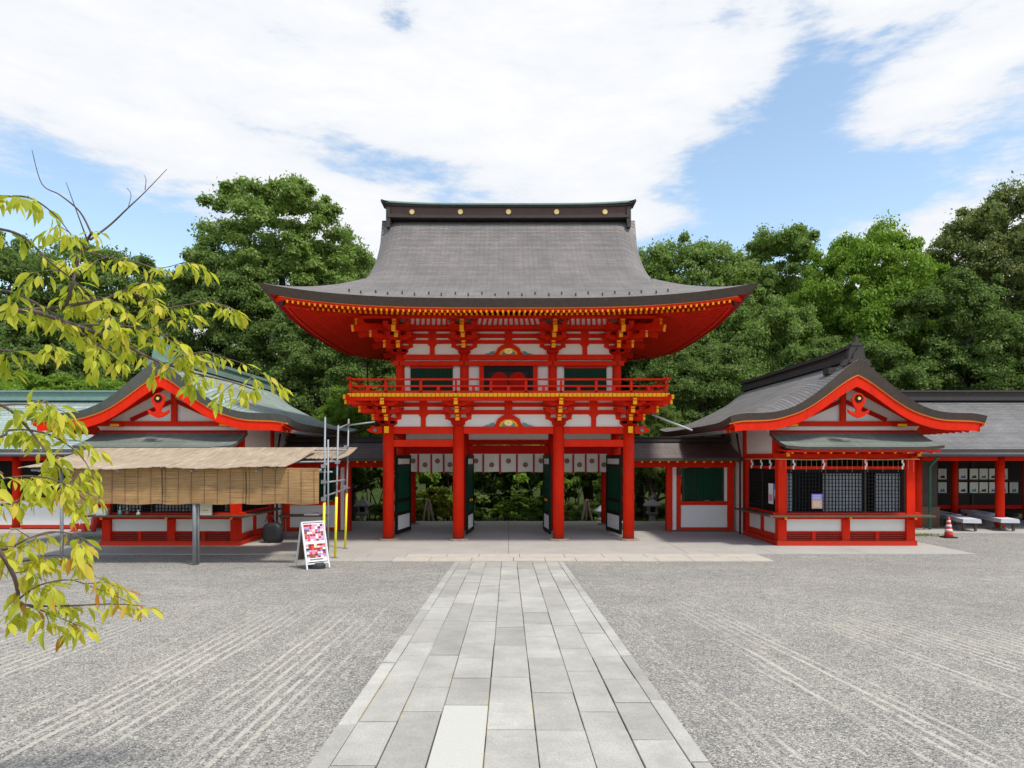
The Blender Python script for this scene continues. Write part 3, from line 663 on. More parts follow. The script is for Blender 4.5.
# ---- roof of the gate
EX, EYF, EYB = 6.62, 17.94, 28.54; HD = 5.3; ZE, ZR = 6.70, 10.58; GX = 4.30
def Gp(d): u = max(0, min(1, d / HD)); return ZE + (ZR - ZE) * (.57 * u + .43 * u ** 2.7)
def lift(x, a, b_):
    tx, ty = min(1, abs(x) / EX), min(1, abs(HD - a) / HD)
    return .42 * max(tx ** 3.2 * max(0, 1 - a / 3.0) ** 1.4, ty ** 3.2 * max(0, 1 - b_ / 3.0) ** 1.4)
def ztop(x, y, main):
    a = min(y - EYF, EYB - y); b_ = EX - abs(x)
    if main:
        z = Gp(a) + lift(x, a, b_ if a < 2.2 else 9)
        if abs(x) > 3.6 and a > 2.2: dr_ = HD - a; z -= .50 * ((abs(x) - 3.6) / .7) ** 2 * min(1, dr_ / .35) * max(0, min(1, (3.1 - dr_) / 2.2)) ** .8
        return z
    k = .22; h = max(k - abs(a - b_), 0) / k; mn = min(a, b_) - h * h * k / 4
    return Gp(max(0, mn)) + lift(x, a, b_)
def slope_len(a):
    n = 30; L_ = 0; pz_ = Gp(0)
    for i in range(1, n + 1): t = a * i / n; z = Gp(t); L_ += math.hypot(a / n, z - pz_); pz_ = z
    return L_
def roof_piece(m, xs_, ys_, main, edges, uvx):
    T = [[(x, y, ztop(x, y, main)) for y in ys_] for x in xs_]
    def thick(x, y): return .22 + .05 * (abs(x) / EX) ** 4
    B = [[(x * (1 - .30 / EX * (abs(x) / EX) ** 6), y + (.10 if y < EYF + .01 else -.10 if y > EYB - .01 else 0), z - thick(x, y)) for (x, y, z) in r] for r in T]
    UVs = []
    for x in xs_:
        r = []
        for y in ys_:
            a = min(y - EYF, EYB - y); b_ = EX - abs(x)
            r.append((x, slope_len(a)) if (main or a < b_) else (y, slope_len(b_)))
        UVs.append(r)
    m.shell(T, B, 'roof_shingle', VS, 'eave_edge', UVs, edges)
ysr = sorted(set([round(v, 4) for v in lin(EYF, MY, 34) + lin(MY, EYB, 34)]))
m = MB(); roof_piece(m, lin(-GX, GX, 41), ysr, True, 'lrfb', 1)
roof_piece(m, lin(GX - .06, EX, 16), ysr, False, 'rfb', 1); roof_piece(m, lin(-EX, -GX + .06, 16), ysr, False, 'lfb', 1)
roof = m.build('roof', gate)
# verge boards & gable walls
for s_ in (-1, 1):
    m = MB(s_); ya = [y for y in ysr if EYF + 2.3 < y < EYB - 2.3]
    m.grid([[(GX - .35, y, ztop(GX, y, True) - .18) for y in ya], [(GX - .35, y, 7.4) for y in ya]], PL, smooth=False, flip=True)
    m.sweep([(GX - .14, y, ztop(GX, y, True) - .36) for y in ya], .07, .3, V)
    m.build('gable', roof)
m = MB()
for i, x in enumerate(lin(-4.3, 4.3, 25)):   # small snow-guard hooks near the eave
    a = .30 if i % 2 else .50
    y = EYF + a; z = ztop(x, y, abs(x) < GX); m.box(x - .012, x + .012, y - .02, y + .10, z - .01, z + .03, 'ridge_dark'); m.box(x - .02, x + .02, y - .03, y - .01, z - .01, z + .07, 'ridge_dark')
m.build('snow_guard', roof, kind='stuff')
# ridge
m = MB(); n = 33
def rz(x): return .10 * (abs(x) / 4.2) ** 4
m.sweep([(x, MY, ZR + .03 + rz(x) * .3) for x in lin(-4.08, 4.08, n)], .60, .08, 'ridge_dark')
m.sweep([(x, MY, ZR + .215 + rz(x) * .5) for x in lin(-4.02, 4.02, n)], .44, .30, 'ridge_body')
m.sweep([(x, MY, ZR + .385 + rz(x) * .7) for x in lin(-4.08, 4.08, n)], .58, .05, 'ridge_dark')
m.sweep([(x, MY, ZR + .44 + rz(x)) for x in lin(-4.20, 4.20, n)], .70, .05, 'ridge_copper')
for s_ in (-1, 1):
    m.box(s_ * 3.98, s_ * 4.12, MY - .28, MY + .28, ZR - .16, ZR + .38, 'ridge_dark')
    m.beam((s_ * 4.05, MY, ZR + .49), (s_ * 4.28, MY, ZR + .57), .70, .07, 'ridge_dark')
    m.box(s_ * 3.98, s_ * 4.10, MY - .36, MY + .30, ZR - .34, ZR - .16, 'ridge_dark')
ridge = m.build('ridge', roof)
for x in (-3.25, -1.62, 0, 1.62, 3.25):
    m = MB(); m.tube([(x, MY - .225, ZR + .21), (x, MY - .252, ZR + .21)], .085, 16, 'gold'); m.tube([(x, MY - .252, ZR + .21), (x, MY - .26, ZR + .21)], .04, 12, 'cream'); m.build('crest', ridge)
# fascias and rafters
def eave_z(x, d, side=False):  # additional lift seen by under-eave timbers
    if side: return .42 * min(1, abs(x - MY) / HD) ** 3.2 * max(0, 1 - d / 3.4) ** 1.3
    return .42 * min(1, abs(x) / EX) ** 3.2 * max(0, 1 - d / 3.4) ** 1.3
m = MB()
for (d, za, zb_, mt, w_) in ((.085, 6.43, 6.405 + .095, 'orange_line', .05), (.12, 6.396, 6.462, V, .07)):
    zc_, h = ((6.475, .035) if mt == 'orange_line' else (6.425, .07))
    for yy in (EYF + d + .06, EYB - d - .06): m.sweep([(x, yy, zc_ + eave_z(x, 0)) for x in lin(-EX + d + .40, EX - d - .40, 61)], w_, h, mt)
    for s_ in (-1, 1): m.sweep([(s_ * (EX - d - .40), y, zc_ + eave_z(y, 0, True)) for y in lin(EYF + d, EYB - d, 61)], w_, h, mt)
m.build('eave_board', gate)
def soffit(m, z0, d0, d1):
    ds = lin(d0, d1, 6)
    for yf in (0, 1):
        P = []
        for t in lin(-1, 1, 41):
            r = []
            for d in ds:
                x = t * (EX - .44 - d); y = EYF + d + .06 if yf == 0 else EYB - d - .06; r.append((x, y, z0 + .21 * d + eave_z(x, d)))
            P.append(r)
        m.grid(P, VS, flip=yf == 0)
    for s_ in (-1, 1):
        P = []
        for t in lin(-1, 1, 41):
            P.append([(s_ * (EX - .44 - d), MY + t * (HD - d - .06), z0 + .21 * d + eave_z(MY + t * (HD - d), d, True)) for d in ds])
        m.grid(P, VS, flip=s_ > 0)
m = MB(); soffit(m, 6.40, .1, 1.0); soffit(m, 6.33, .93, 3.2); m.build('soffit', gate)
nr = 81; sp_ = 2 * 5.86 / (nr - 1)
other = MB()
def raft(m, P0, P1, w_, h, tip): m.beam(P0, P1, w_, h, V, cap0=tip)
for i in range(nr):
    x = -5.86 + i * sp_; bmax = EX - abs(x)
    for yf in (0, 1):
        Yf = (lambda d: EYF + d) if yf == 0 else (lambda d: EYB - d)
        def P(d, z0): return (x, Yf(d), z0 + .21 * d - .045 + eave_z(x, d))
        d1 = min(1.05, max(.35, bmax))
        m = MB() if yf == 0 else other
        raft(m, P(.14, 6.398), P(d1, 6.398), .052, .068, OC)
        if yf == 0: m.build('flying_rafter', gate)
        if bmax > 1.0:
            m = MB() if yf == 0 else other
            d2 = min(3.15, bmax); raft(m, P(.96, 6.328), P(d2, 6.328), .056, .070, OC)
            if yf == 0: m.build('base_rafter', gate)
ns = 68
for i in range(ns):
    y = EYF + .32 + (2 * HD - .64) * i / (ns - 1); bmax = min(y - EYF, EYB - y)
    for s_ in (-1, 1):
        def P(d, z0): return (s_ * (EX - .06 - d), y, z0 + .21 * d - .045 + eave_z(y, d, True))
        raft(other, P(.54, 6.394), P(min(1.05, max(.35, bmax)), 6.394), .062, .085, OC)
        if bmax > 1.0: raft(other, P(.96, 6.324), P(min(3.15, bmax), 6.324), .066, .085, OC)
other.build('side_rafter', gate, kind='stuff')
for sx_ in (-1, 1):
    for yf in (0, 1):
        ye = EYF if yf == 0 else EYB; sg = 1 if yf == 0 else -1; m = MB()
        m.beam((sx_ * (EX - .56), ye + sg * .44, 6.70), (sx_ * (EX - 3.1), ye + sg * 3.1, 6.86), .15, .22, V, cap0='black_lacquer')
        m.beam((sx_ * (EX - .52), ye + sg * .42, 6.74), (sx_ * (EX - .80), ye + sg * .72, 6.75), .17, .24, 'black_lacquer'); m.build('hip_rafter', gate)
# rain pipes
m = MB(); m.tube([(-6.1, 27.6, 6.45), (-5.7, 26.8, 6.25), (-5.36, 25.9, 6.1), (-5.33, 25.9, 4.9), (-5.33, 25.9, 3.6), (-6.2, 25.8, 3.35)], .035, 8, 'dark_wood'); m.build('rain_pipe', gate)
m = MB(); m.tube([(4.45, 21.2, 3.85), (5.7, 21.2, 3.36)], .03, 8, 'grey_box'); m.build('rain_pipe', gate)

# doors of the gate, standing open towards the court
def gate_door(hx, nx, ny, fit):
    hy = 23.14; L_ = math.hypot(nx - hx, hy - ny); ang = math.atan2(ny - hy, nx - hx)
    inner = -1 if hx > 0 else 1            # face turned to the gate's middle
    m = MB(1, ang, (hx, hy)); t = .035; z0, z1 = .08, 2.60
    B = 'black_lacquer'
    m.box(hx, hx + .10, hy - t, hy + t, z0, z1, B); m.box(hx + L_ - .10, hx + L_, hy - t, hy + t, z0, z1, B)
    for a, c in ((z0, .20), (.66, .76), (1.08, 1.18), (2.22, 2.30), (2.48, z1)): m.box(hx + .10, hx + L_ - .10, hy - t + .003, hy + t - .003, a, c, B)
    d = m.build('door', gate)
    for za, zb2 in ((.20, .66), (2.30, 2.48)): MB(1, ang, (hx, hy)).box(hx + .1, hx + L_ - .1, hy - .012, hy + .012, za, zb2, PL).build('plaster_inset', d)
    m = MB(1, ang, (hx, hy)); m.box(hx + .1, hx + L_ - .1, hy - .010, hy + .010, .76, 1.08, 'green_lattice'); m.box(hx + .1, hx + L_ - .1, hy - .010, hy + .010, 1.18, 2.22, 'green_lattice')
    for k in range(9): z = 1.24 + k * .11; m.box(hx + .1, hx + L_ - .1, hy - .022, hy + .022, z, z + .03, 'green_lattice')
    m.build('louvre', d)
    if fit:
        for k in (.35, .6): MB(1, ang, (hx, hy)).box(hx + L_ * k, hx + L_ * k + .07, hy - t - .02, hy + t + .02, 1.09, 1.17, OC).build('brass_fitting', d)
gate_door(-3.33, -3.56, 21.62, False); gate_door(3.33, 3.56, 21.62, False); gate_door(-1.20, -1.33, 21.75, True); gate_door(1.20, 1.33, 21.75, True)

# noren curtains hanging from the door heads
def noren(x0, x1, label, crests, ribs):
    t = thing('curtain', ((x0 + x1) / 2, MY - .13, 2.02), label, 'curtain', 'crested curtains hung in the gate')
    m = MB(); nx = 60
    def yy(x, f): return MY - .13 + .012 * math.sin(x * 13) * f + .006 * math.sin(x * 31 + 1) * f
    m.grid([[(x, yy(x, (2.64 - z) / .6), z + .008 * math.sin(x * 11) * (z < 2.1)) for z in (2.64, 2.4, 2.2, 2.03)] for x in lin(x0, x1, nx)], 'cloth'); m.build('cloth', t)
    for cx_, hi_ in crests:
        cz = 2.40 if hi_ else 2.27
        m = MB(); y = MY - .13 - .022
        m.tube([(cx_, y, cz), (cx_, y - .003, cz)], .086, 16, 'crest_brown', smooth=False)
        for k in range(12): a = k * math.pi / 6; m.tube([(cx_ + .062 * math.cos(a), y - .003, cz + .062 * math.sin(a)), (cx_ + .062 * math.cos(a), y - .006, cz + .062 * math.sin(a))], .010, 6, 'crest_pale', smooth=False)
        m.tube([(cx_, y - .003, cz), (cx_, y - .007, cz)], .022, 10, 'crest_pale', smooth=False); m.build('crest', t)
    for x in ribs:
        m = MB(); y = MY - .155; m.box(x - .032, x + .032, y - .004, y, 1.96, 2.63, 'ribbon'); m.build('ribbon', t)
sidec = [(-3.22, True), (-2.82, False), (-2.40, True), (-1.98, False)]; sider = [-3.05, -2.61, -2.19]
noren(-3.33, -1.76, 'pale crested curtain hanging across the left side opening of the gate', sidec, sider)
noren(-1.20, 1.20, 'widest pale crested curtain, hanging over the middle opening of the gate', [(-1.10, True), (-.568, False), (0, True), (.568, False), (1.10, True)], [-.852, -.284, .284, .852])
noren(1.76, 3.33, 'pale crested curtain hanging across the right side opening of the gate', [(-x, not h) for x, h in sidec], [-x for x in sider])

# ------------------------------------------------------------------ SIDE OFFICES (mirrored pair)
def office(sg, roofm, ridgem, edgem, label, name='shrine_office'):
    t = thing(name, (sg * 9.65, 23.0, 0), label, 'building', 'small gabled offices flanking the gate')
    X0, X1, Y0, Y1, YW = 7.715, 11.58, 19.5, 22.3, 19.76
    def P(nm, par=t, **k): return lambda m: m.build(nm, par, **k)
    # plinth and sill frame
    m = MB(sg); m.box(X0 - .06, X1 + .06, Y0 - .06, Y0 + .16, .001, .14, V); m.box(X0 - .06, X0 + .16, Y0 + .16, Y1, .001, .14, V); m.box(X1 - .16, X1 + .06, Y0 + .16, 26.9, .001, .14, V); m.build('plinth', t)
    for x, y in ((X0 + .1, Y0 + .1), (X1 - .1, Y0 + .1), (X0 + .1, Y1 - .1), (X1 - .1, Y1)):
        MB(sg).box(x - .12, x + .12, y - .12, y + .12, .14, 2.48, V).build('post', t)
    xm = (X0 + X1) / 2
    MB(sg).box(xm - .11, xm + .11, Y0 + .01, Y0 + .18, .14, .83, V).build('post', t)
    # low wall: louvre and plaster
    for a, c in ((X0 + .22, xm - .11), (xm + .11, X1 - .22)):
        m = MB(sg); m.box(a, c, Y0 + .08, Y0 + .14, .405, .75, PL); m.build('plaster_panel', t)
        m = MB(sg); m.box(a, c, Y0 + .04, Y0 + .14, .375, .405, V); m.box((a + c) / 2 - .05, (a + c) / 2 + .05, Y0 + .04, Y0 + .1, .14, .375, V)
        m.box(a, c, Y0 + .13, Y0 + .15, .14, .375, 'interior')
        for k in range(4): m.box(a, c, Y0 + .07, Y0 + .11, .155 + k * .058, .182 + k * .058, V)
        m.build('vent_louvre', t)
    MB(sg).box(X0 + .22, X1 - .22, Y0 + .03, Y0 + .17, .75, .83, V).build('rail', t)
    ymid = (Y0 + Y1) / 2
    for a, c in ((Y0 + .22, ymid - .07), (ymid + .07, Y1 - .22)):
        MB(sg).box(X0 + .08, X0 + .14, a, c, .30, .75, PL).build('plaster_panel', t)
    MB(sg).box(X0 + .02, X0 + .18, ymid - .07, ymid + .07, .14, .83, V).build('post', t)
    MB(sg).box(X0 + .03, X0 + .17, Y0 + .22, Y1 - .22, .75, .83, V).build('rail', t)
    m = MB(sg); m.box(X0 + .03, X0 + .17, Y0 + .22, Y1 - .22, .14, .30, V); m.build('rail', t)
    # counter shelf on ochre-tipped arms
    m = MB(sg); m.box(X0 - .38, X1 + .42, Y0 - .34, Y0 + .0, .835, .88, 'brown_wood'); m.box(X0 - .38, X0 - .0, Y0 + .0, Y1 - .1, .835, .88, 'brown_wood')
    c = m.build('counter', t)
    for x in (X0 + .1, xm, X1 - .1): MB(sg).beam((x, Y0 - .01, .77), (x, Y0 - .26, .80), .07, .07, V, cap1=OC).build('counter_arm', c)
    MB(sg).box(X0 - .15, X1 + .2, Y0 + .0, Y0 + .2, .885, .935, V).build('window_sill', t); MB(sg).box(X0 + .0, X0 + .2, Y0 + .2, Y1 - .22, .885, .935, V).build('window_sill', t)
    # lattice windows
    def lattice(ax, a, c, z0, z1, off, nm='lattice_window'):
        m = MB(sg)
        def bx_(u0, u1, v0, v1, w0, w1, mt):
            if ax == 'x': m.box(u0, u1, off + v0, off + v1, w0, w1, mt)
            else: m.box(off + v0, off + v1, u0, u1, w0, w1, mt)
        k = a
        while k < c - .01: bx_(k, k + .022, .06, .085, z0, z1, 'black_lacquer'); k += .095
        k = z0
        while k < z1: bx_(a, c, .064, .081, k, k + .018, 'black_lacquer'); k += .105
        for z in (z0, z1 - .04): bx_(a, c, .05, .10, z, z + .04, 'black_lacquer')
        for j in (0, 1 / 3, 2 / 3, 1) if ax == 'x' else (0, .5, 1):
            u = a + (c - a) * j; u = min(max(u, a + .02), c - .02); bx_(u - .02, u + .02, .048, .102, z0, z1, 'dark_wood')
        return m.build(nm, t)
    lattice('x', X0 + .22, X1 - .22, .935, 2.18, Y0); lattice('y', Y0 + .22, Y1 - .22, .935, 2.18, X0)
    MB(sg).box(X0 + .22, X1 - .22, Y0 + .03, Y0 + .15, 2.18, 2.26, V).build('lintel', t); MB(sg).box(X0 + .03, X0 + .15, Y0 + .22, Y1 - .22, 2.18, 2.26, V).build('lintel', t)
    for x in (X0 + 1.35, X1 - 1.35): MB(sg).box(x - .04, x + .04, Y0 + .04, Y0 + .14, 2.26, 2.48, V).build('post', t)
    MB(sg).box(X0 - .10, X1 + .10, Y0 + .01, Y0 + .19, 2.48, 2.63, V).build('wall_beam', t); MB(sg).box(X0 + .01, X0 + .19, Y0 + .19, Y1, 2.48, 2.63, V).build('wall_beam', t)
    # inside: dark room, pale curtains and counters behind the lattice
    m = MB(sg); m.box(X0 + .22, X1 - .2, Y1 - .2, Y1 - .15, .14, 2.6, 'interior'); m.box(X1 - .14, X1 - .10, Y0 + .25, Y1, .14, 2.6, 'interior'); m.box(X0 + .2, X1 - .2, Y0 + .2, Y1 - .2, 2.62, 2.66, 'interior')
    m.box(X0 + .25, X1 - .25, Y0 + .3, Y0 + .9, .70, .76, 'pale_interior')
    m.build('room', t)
    zz = [.95, 1.3, 1.7, 2.05]
    for a, c in ((X0 + .25, X0 + .50), (X0 + 1.35, X0 + 2.5), (X1 - 1.0, X1 - .28)):
        MB(sg).grid([[(x, Y0 + .22 + .03 * math.sin(x * 40), z) for z in zz] for x in lin(a, c, 24)], 'pale_interior').build('curtain_panel', t)
    # body walls further back
    m = MB(sg); m.box(X0 + .04, X0 + .12, Y1, 27.0, .02, 3.55, PL); m.box(X1 - .12, X1 - .04, Y1 + .12, 27.0, .02, 3.55, PL); m.box(X0 + .12, X1 - .12, 26.92, 27.0, .02, 3.55, PL)
    m.box(X0 + .05, X0 + .11, Y0 + .5, Y1 - .01, 2.63, 3.5, PL); m.build('wall', t)
    for y in (YW + .1, Y1 + .05, 24.6): MB(sg).box(X0 - .02, X0 + .16, y - .09, y + .09, 2.632 if y < Y1 else .1, 3.5, V).build('post', t)
    MB(sg).box(X0 - .01, X0 + .15, YW + .2, 27, 3.42, 3.56, V).build('wall_beam', t)
    # pent roof above the counter
    px0, px1 = X0 - .06 - .11, X1 + .27; ye, yw = 18.55, YW
    T, B, U = [], [], []
    for x in lin(px0, px1, 25):
        e = max(0, (abs(x - (px0 + px1) / 2) / ((px1 - px0) / 2) - .6) / .4) ** 2 * .05; r, rb, ru = [], [], []
        for k in lin(0, 1, 9):
            y = ye + (yw - ye) * k; z = 2.80 + e * (1 - k) + .46 * (k * .55 + .45 * k ** 2)
            r.append((x, y, z)); rb.append((x, y + .01, z - .085)); ru.append((x, k * 1.3))
        T.append(r); B.append(rb); U.append(ru)
    m = MB(sg); m.shell(T, B, 'pent_copper', VS, edgem, U); pr = m.build('pent_roof', t)
    m = MB(sg); m.sweep([(x, ye + .09, 2.685) for x in lin(px0 + .06, px1 - .06, 3)], .05, .055, V)
    m.build('fascia', pr)
    k = 0
    for x in lin(px0 + .22, px1 - .22, 12):
        m = MB(sg); m.beam((x, ye + .12, 2.655), (x, Y0 + .1, 2.74), .06, .06, V, cap0=OC); m.build('rafter', pr)
    for x in (X0 + .1, X1 - .1): MB(sg).beam((x, Y0 + .05, 2.56), (x, Y0 - .42, 2.60), .10, .11, V, cap1=OC).build('beam_end', t)
    # gable wall with timbers
    XC = 9.65; prof = [(-2.05, 3.15), (-2.3, 3.5), (-1.2, 4.02), (-.5, 4.5), (0, 4.95), (.5, 4.5), (1.2, 4.02), (2.3, 3.5), (2.05, 3.15)]
    m = MB(sg); m.prism(prof, (XC, YW + .04, 0), (1, 0, 0), (0, 0, 1), .06, PL); g = m.build('gable', t)
    m = MB(sg); m.box(XC - 2.6, XC + 2.6, YW - .10, YW + .0, 3.42, 3.56, V); m.box(XC - 2.1, XC + 2.1, YW - .06, YW + .005, 3.22, 3.30, VS)
    m.box(XC - .08, XC + .08, YW - .08, YW + .0, 3.56, 4.8, V)
    for s_ in (-1, 1):
        m.beam((XC + s_ * .10, YW - .05, 4.12), (XC + s_ * 1.25, YW - .05, 3.60), .06, .11, VS); m.beam((XC + s_ * .05, YW - .045, 4.70), (XC + s_ * 1.9, YW - .045, 3.66), .07, .16, V)
    m.build('gable_timber', g)
    for s_ in (-1, 1):
        m = MB(sg); m.box(XC + s_ * 1.95 - .12, XC + s_ * 1.95 + .12, YW - .55, YW - .1, 3.50, 3.60, V, front=OC); m.box(XC + s_ * 1.55 - .13, XC + s_ * 1.55 + .13, YW - .35, YW - .1, 3.40, 3.47, V, front=OC); m.build('beam_end', t)
    # main roof, gable end to the court
    HW = 3.54; YF, YB = 18.8, 27.7
    vx = [0, .33, .82, 1.31, 1.97, 2.7, 3.54]; vz = [5.20, 5.06, 4.55, 4.19, 3.88, 3.70, 3.60]
    def verge(x): return float(np.interp(abs(x), vx, vz)) if True else 0
    pf = np.polyfit(vx, vz, 4); 
    def verge(x): return float(np.polyval(pf, abs(x)))
    def main(x): u = 1 - abs(x) / HW; return 3.50 + 1.78 * (.62 * u + .38 * u ** 2.0)
    def zt(x, y):
        dF = min(y - YF, YB - y); s_ = max(0, 1 - dF / 1.25); s_ = s_ ** 1.6
        return main(x) * (1 - s_) + verge(x) * s_ + .06 * (abs(x) / HW) ** 3 * max(0, 1 - dF / 3) ** 2
    sl = [0]
    xs_ = lin(-HW, HW, 49)
    for a, c in zip(xs_, xs_[1:]): sl.append(sl[-1] + math.hypot(c - a, main(c) - main(a)))
    ys_ = lin(YF, YF + 1.25, 9) + lin(YF + 1.25, YB - 1.25, 20)[1:-1] + lin(YB - 1.25, YB, 9)
    def th(x): return .19 + .22 * max(0, 1 - abs(x) / 1.9)
    T = [[(XC + x, y, zt(x, y)) for y in ys_] for x in xs_]
    B = [[(XC + x * .99, y + (.05 if y == YF else -.05 if y == YB else 0), zt(x, y) - th(x)) for y in ys_] for x in xs_]
    U = [[(y, s_) for y in ys_] for s_ in sl]
    m = MB(sg); m.shell(T, B, roofm, VS, edgem, U); rf = m.build('roof', t)
    for yy in (YF + .09, YB - .09):
        MB(sg).sweep([(XC + x, yy, zt(x, YF) - th(x) - .018) for x in xs_], .06, .042, 'orange_line').build('verge_trim', rf)
    for yy in (YF + .12, YB - .12):
        m = MB(sg); T2 = []
        for x in [v for v in xs_ if abs(v) < HW - .12]:
            z = zt(x, YF) - th(x) - .032; hh_ = .24 + .07 * (1 - abs(x) / HW)
            T2.append([(XC + x, yy - .035, z), (XC + x, yy - .035, z - hh_), (XC + x, yy + .035, z - hh_), (XC + x, yy + .035, z), (XC + x, yy - .035, z)])
        m.grid(T2, V, smooth=False, flip=True); m.face([m.pt(p) for p in T2[0][:4]], V); m.face([m.pt(p) for p in T2[-1][:4]], V); m.build('bargeboard', rf)
    # pendant
    m = MB(sg); z = 4.12
    pr_ = [(0, -.52), (-.12, -.48), (-.28, -.38), (-.30, -.28), (-.20, -.34), (-.10, -.36), (-.06, -.30), (-.16, -.12), (-.19, .02), (-.10, .14), (0, .18)]
    m.prism(pr_ + [(-a, c) for a, c in pr_[1:-1][::-1]], (XC, YF + .04, z), (1, 0, 0), (0, 0, 1), .05, V)
    m.tube([(XC, YF + .02, z + .02), (XC, YF - .0, z + .02)], .12, 6, 'black_lacquer', smooth=False); m.tube([(XC, YF, z + .02), (XC, YF - .02, z + .02)], .045, 10, 'gold'); m.build('gable_pendant', rf)
    # ridge
    m = MB(sg); rzz = main(0)
    def rl_(y): return .10 * max(0, 1 - (y - YF) / 1.8) ** 2 + .05 * max(0, 1 - (YB - y) / 2.0) ** 2
    Yr = lin(YF + .30, YB - .05, 30)
    m.sweep([(XC, y, rzz - .02 + rl_(y) * .2) for y in Yr], .50, .16, ridgem); m.sweep([(XC, y, rzz + .12 + rl_(y) * .6) for y in Yr], .32, .16, ridgem)
    m.sweep([(XC, y, rzz + .22 + rl_(y)) for y in lin(YF + .2, YB, 30)], .46, .05, ridgem); m.sweep([(XC, y, rzz + .285 + rl_(y)) for y in lin(YF + .1, YB + .05, 30)], .30, .07, ridgem)
    rg = m.build('ridge', rf)
    m = MB(sg); o = (XC, YF + .20, rzz - .22)
    pr_ = [(-.42, 0), (-.34, .16), (-.24, .20), (-.20, .44), (-.14, .56), (-.05, .66), (0, .84), (.05, .66), (.14, .56), (.20, .44), (.24, .20), (.34, .16), (.42, 0)]
    m.prism(pr_[::-1], o, (1, 0, 0), (0, 0, 1), .16, ridgem); m.prism([(a * .6, c * .5 + .08) for a, c in pr_[::-1]], (XC, YF + .09, rzz - .22), (1, 0, 0), (0, 0, 1), .07, ridgem)
    m.build('ridge_end_ornament', rg)
    # descending verge rolls with knob ends
    for s_ in (-1, 1):
        m = MB(sg); m.sweep([(XC + s_ * x, YF + 1.22, main(x) + .05) for x in lin(.15, 1.0, 8)], .12, .10, ridgem) if False else None
        m.box(XC + s_ * .55 - .1, XC + s_ * .55 + .1, YF + .40, YF + .75, zt(.55, YF + .6) - .02, zt(.55, YF + .6) + .16, ridgem); m.build('verge_knob', rf)
    # side eaves: fascia, rafters and gutter
    for s_ in (-1, 1):
        m = MB(sg); m.sweep([(XC + s_ * (HW - .12), y, zt(HW, y) - .235) for y in ys_], .05, .07, V); m.build('eave_fascia', rf)
        if s_ < 0:
            m = MB(sg); m.tube([(XC + s_ * (HW + .03), y, 3.24) for y in (YF + .4, 22.0, 26.8)], .05, 8, 'gutter'); m.tube([(X0 - .2, Y1 + .2, 3.3), (X0 - .12, Y1 + .1, 2.6), (X0 - .12, Y1 + .1, .02)], .035, 8, 'dark_wood'); m.build('gutter', t)
        for i in range(28):
            y = YF + .55 + i * .3
            m = MB(sg); m.beam((XC + s_ * (HW - .16), y, 3.25), (XC + s_ * 1.9, y, 3.72), .06, .07, V, cap0=OC); m.build('rafter', rf)
    return t
office(1, 'roof_shingle_grey', 'ridge_dark', 'eave_edge', 'red and white gabled office with a dark grey roof, right of the gate')
office(-1, 'roof_copper', 'ridge_copper', 'eave_edge_copper', 'red and white gabled office with a green copper roof, behind the reed awning')

# ------------------------------------------------------------------ CORRIDORS
def roof_gable_x(t, sg, x0, x1, ye, yr, ze, zr, roofm, edgem, ridgem, th=.12, rs=1):
    T, B, U = [], [], []
    ys_ = lin(ye, yr, 9) + lin(yr, 2 * yr - ye, 9)[1:]
    for x in lin(x0, x1, 12):
        r, rb, u_ = [], [], []
        for y in ys_:
            k = 1 - abs(y - yr) / (yr - ye); z = ze + (zr - ze) * (.7 * k + .3 * k * k); r.append((x, y, z)); rb.append((x, y, z - th)); u_.append((x, k * math.hypot(yr - ye, zr - ze)))
        T.append(r); B.append(rb); U.append(u_)
    m = MB(sg); m.shell(T, B, roofm, VS, edgem, U); rf = m.build('roof', t)
    m = MB(sg); m.box(x0, x1, yr - .22, yr + .22, zr - .06, zr + .08 * rs, ridgem); m.box(x0, x1, yr - .13, yr + .13, zr + .08 * rs, zr + .26 * rs, ridgem); m.box(x0, x1, yr - .2, yr + .2, zr + .26 * rs, zr + .33 * rs, ridgem); m.build('ridge', rf)
    return rf
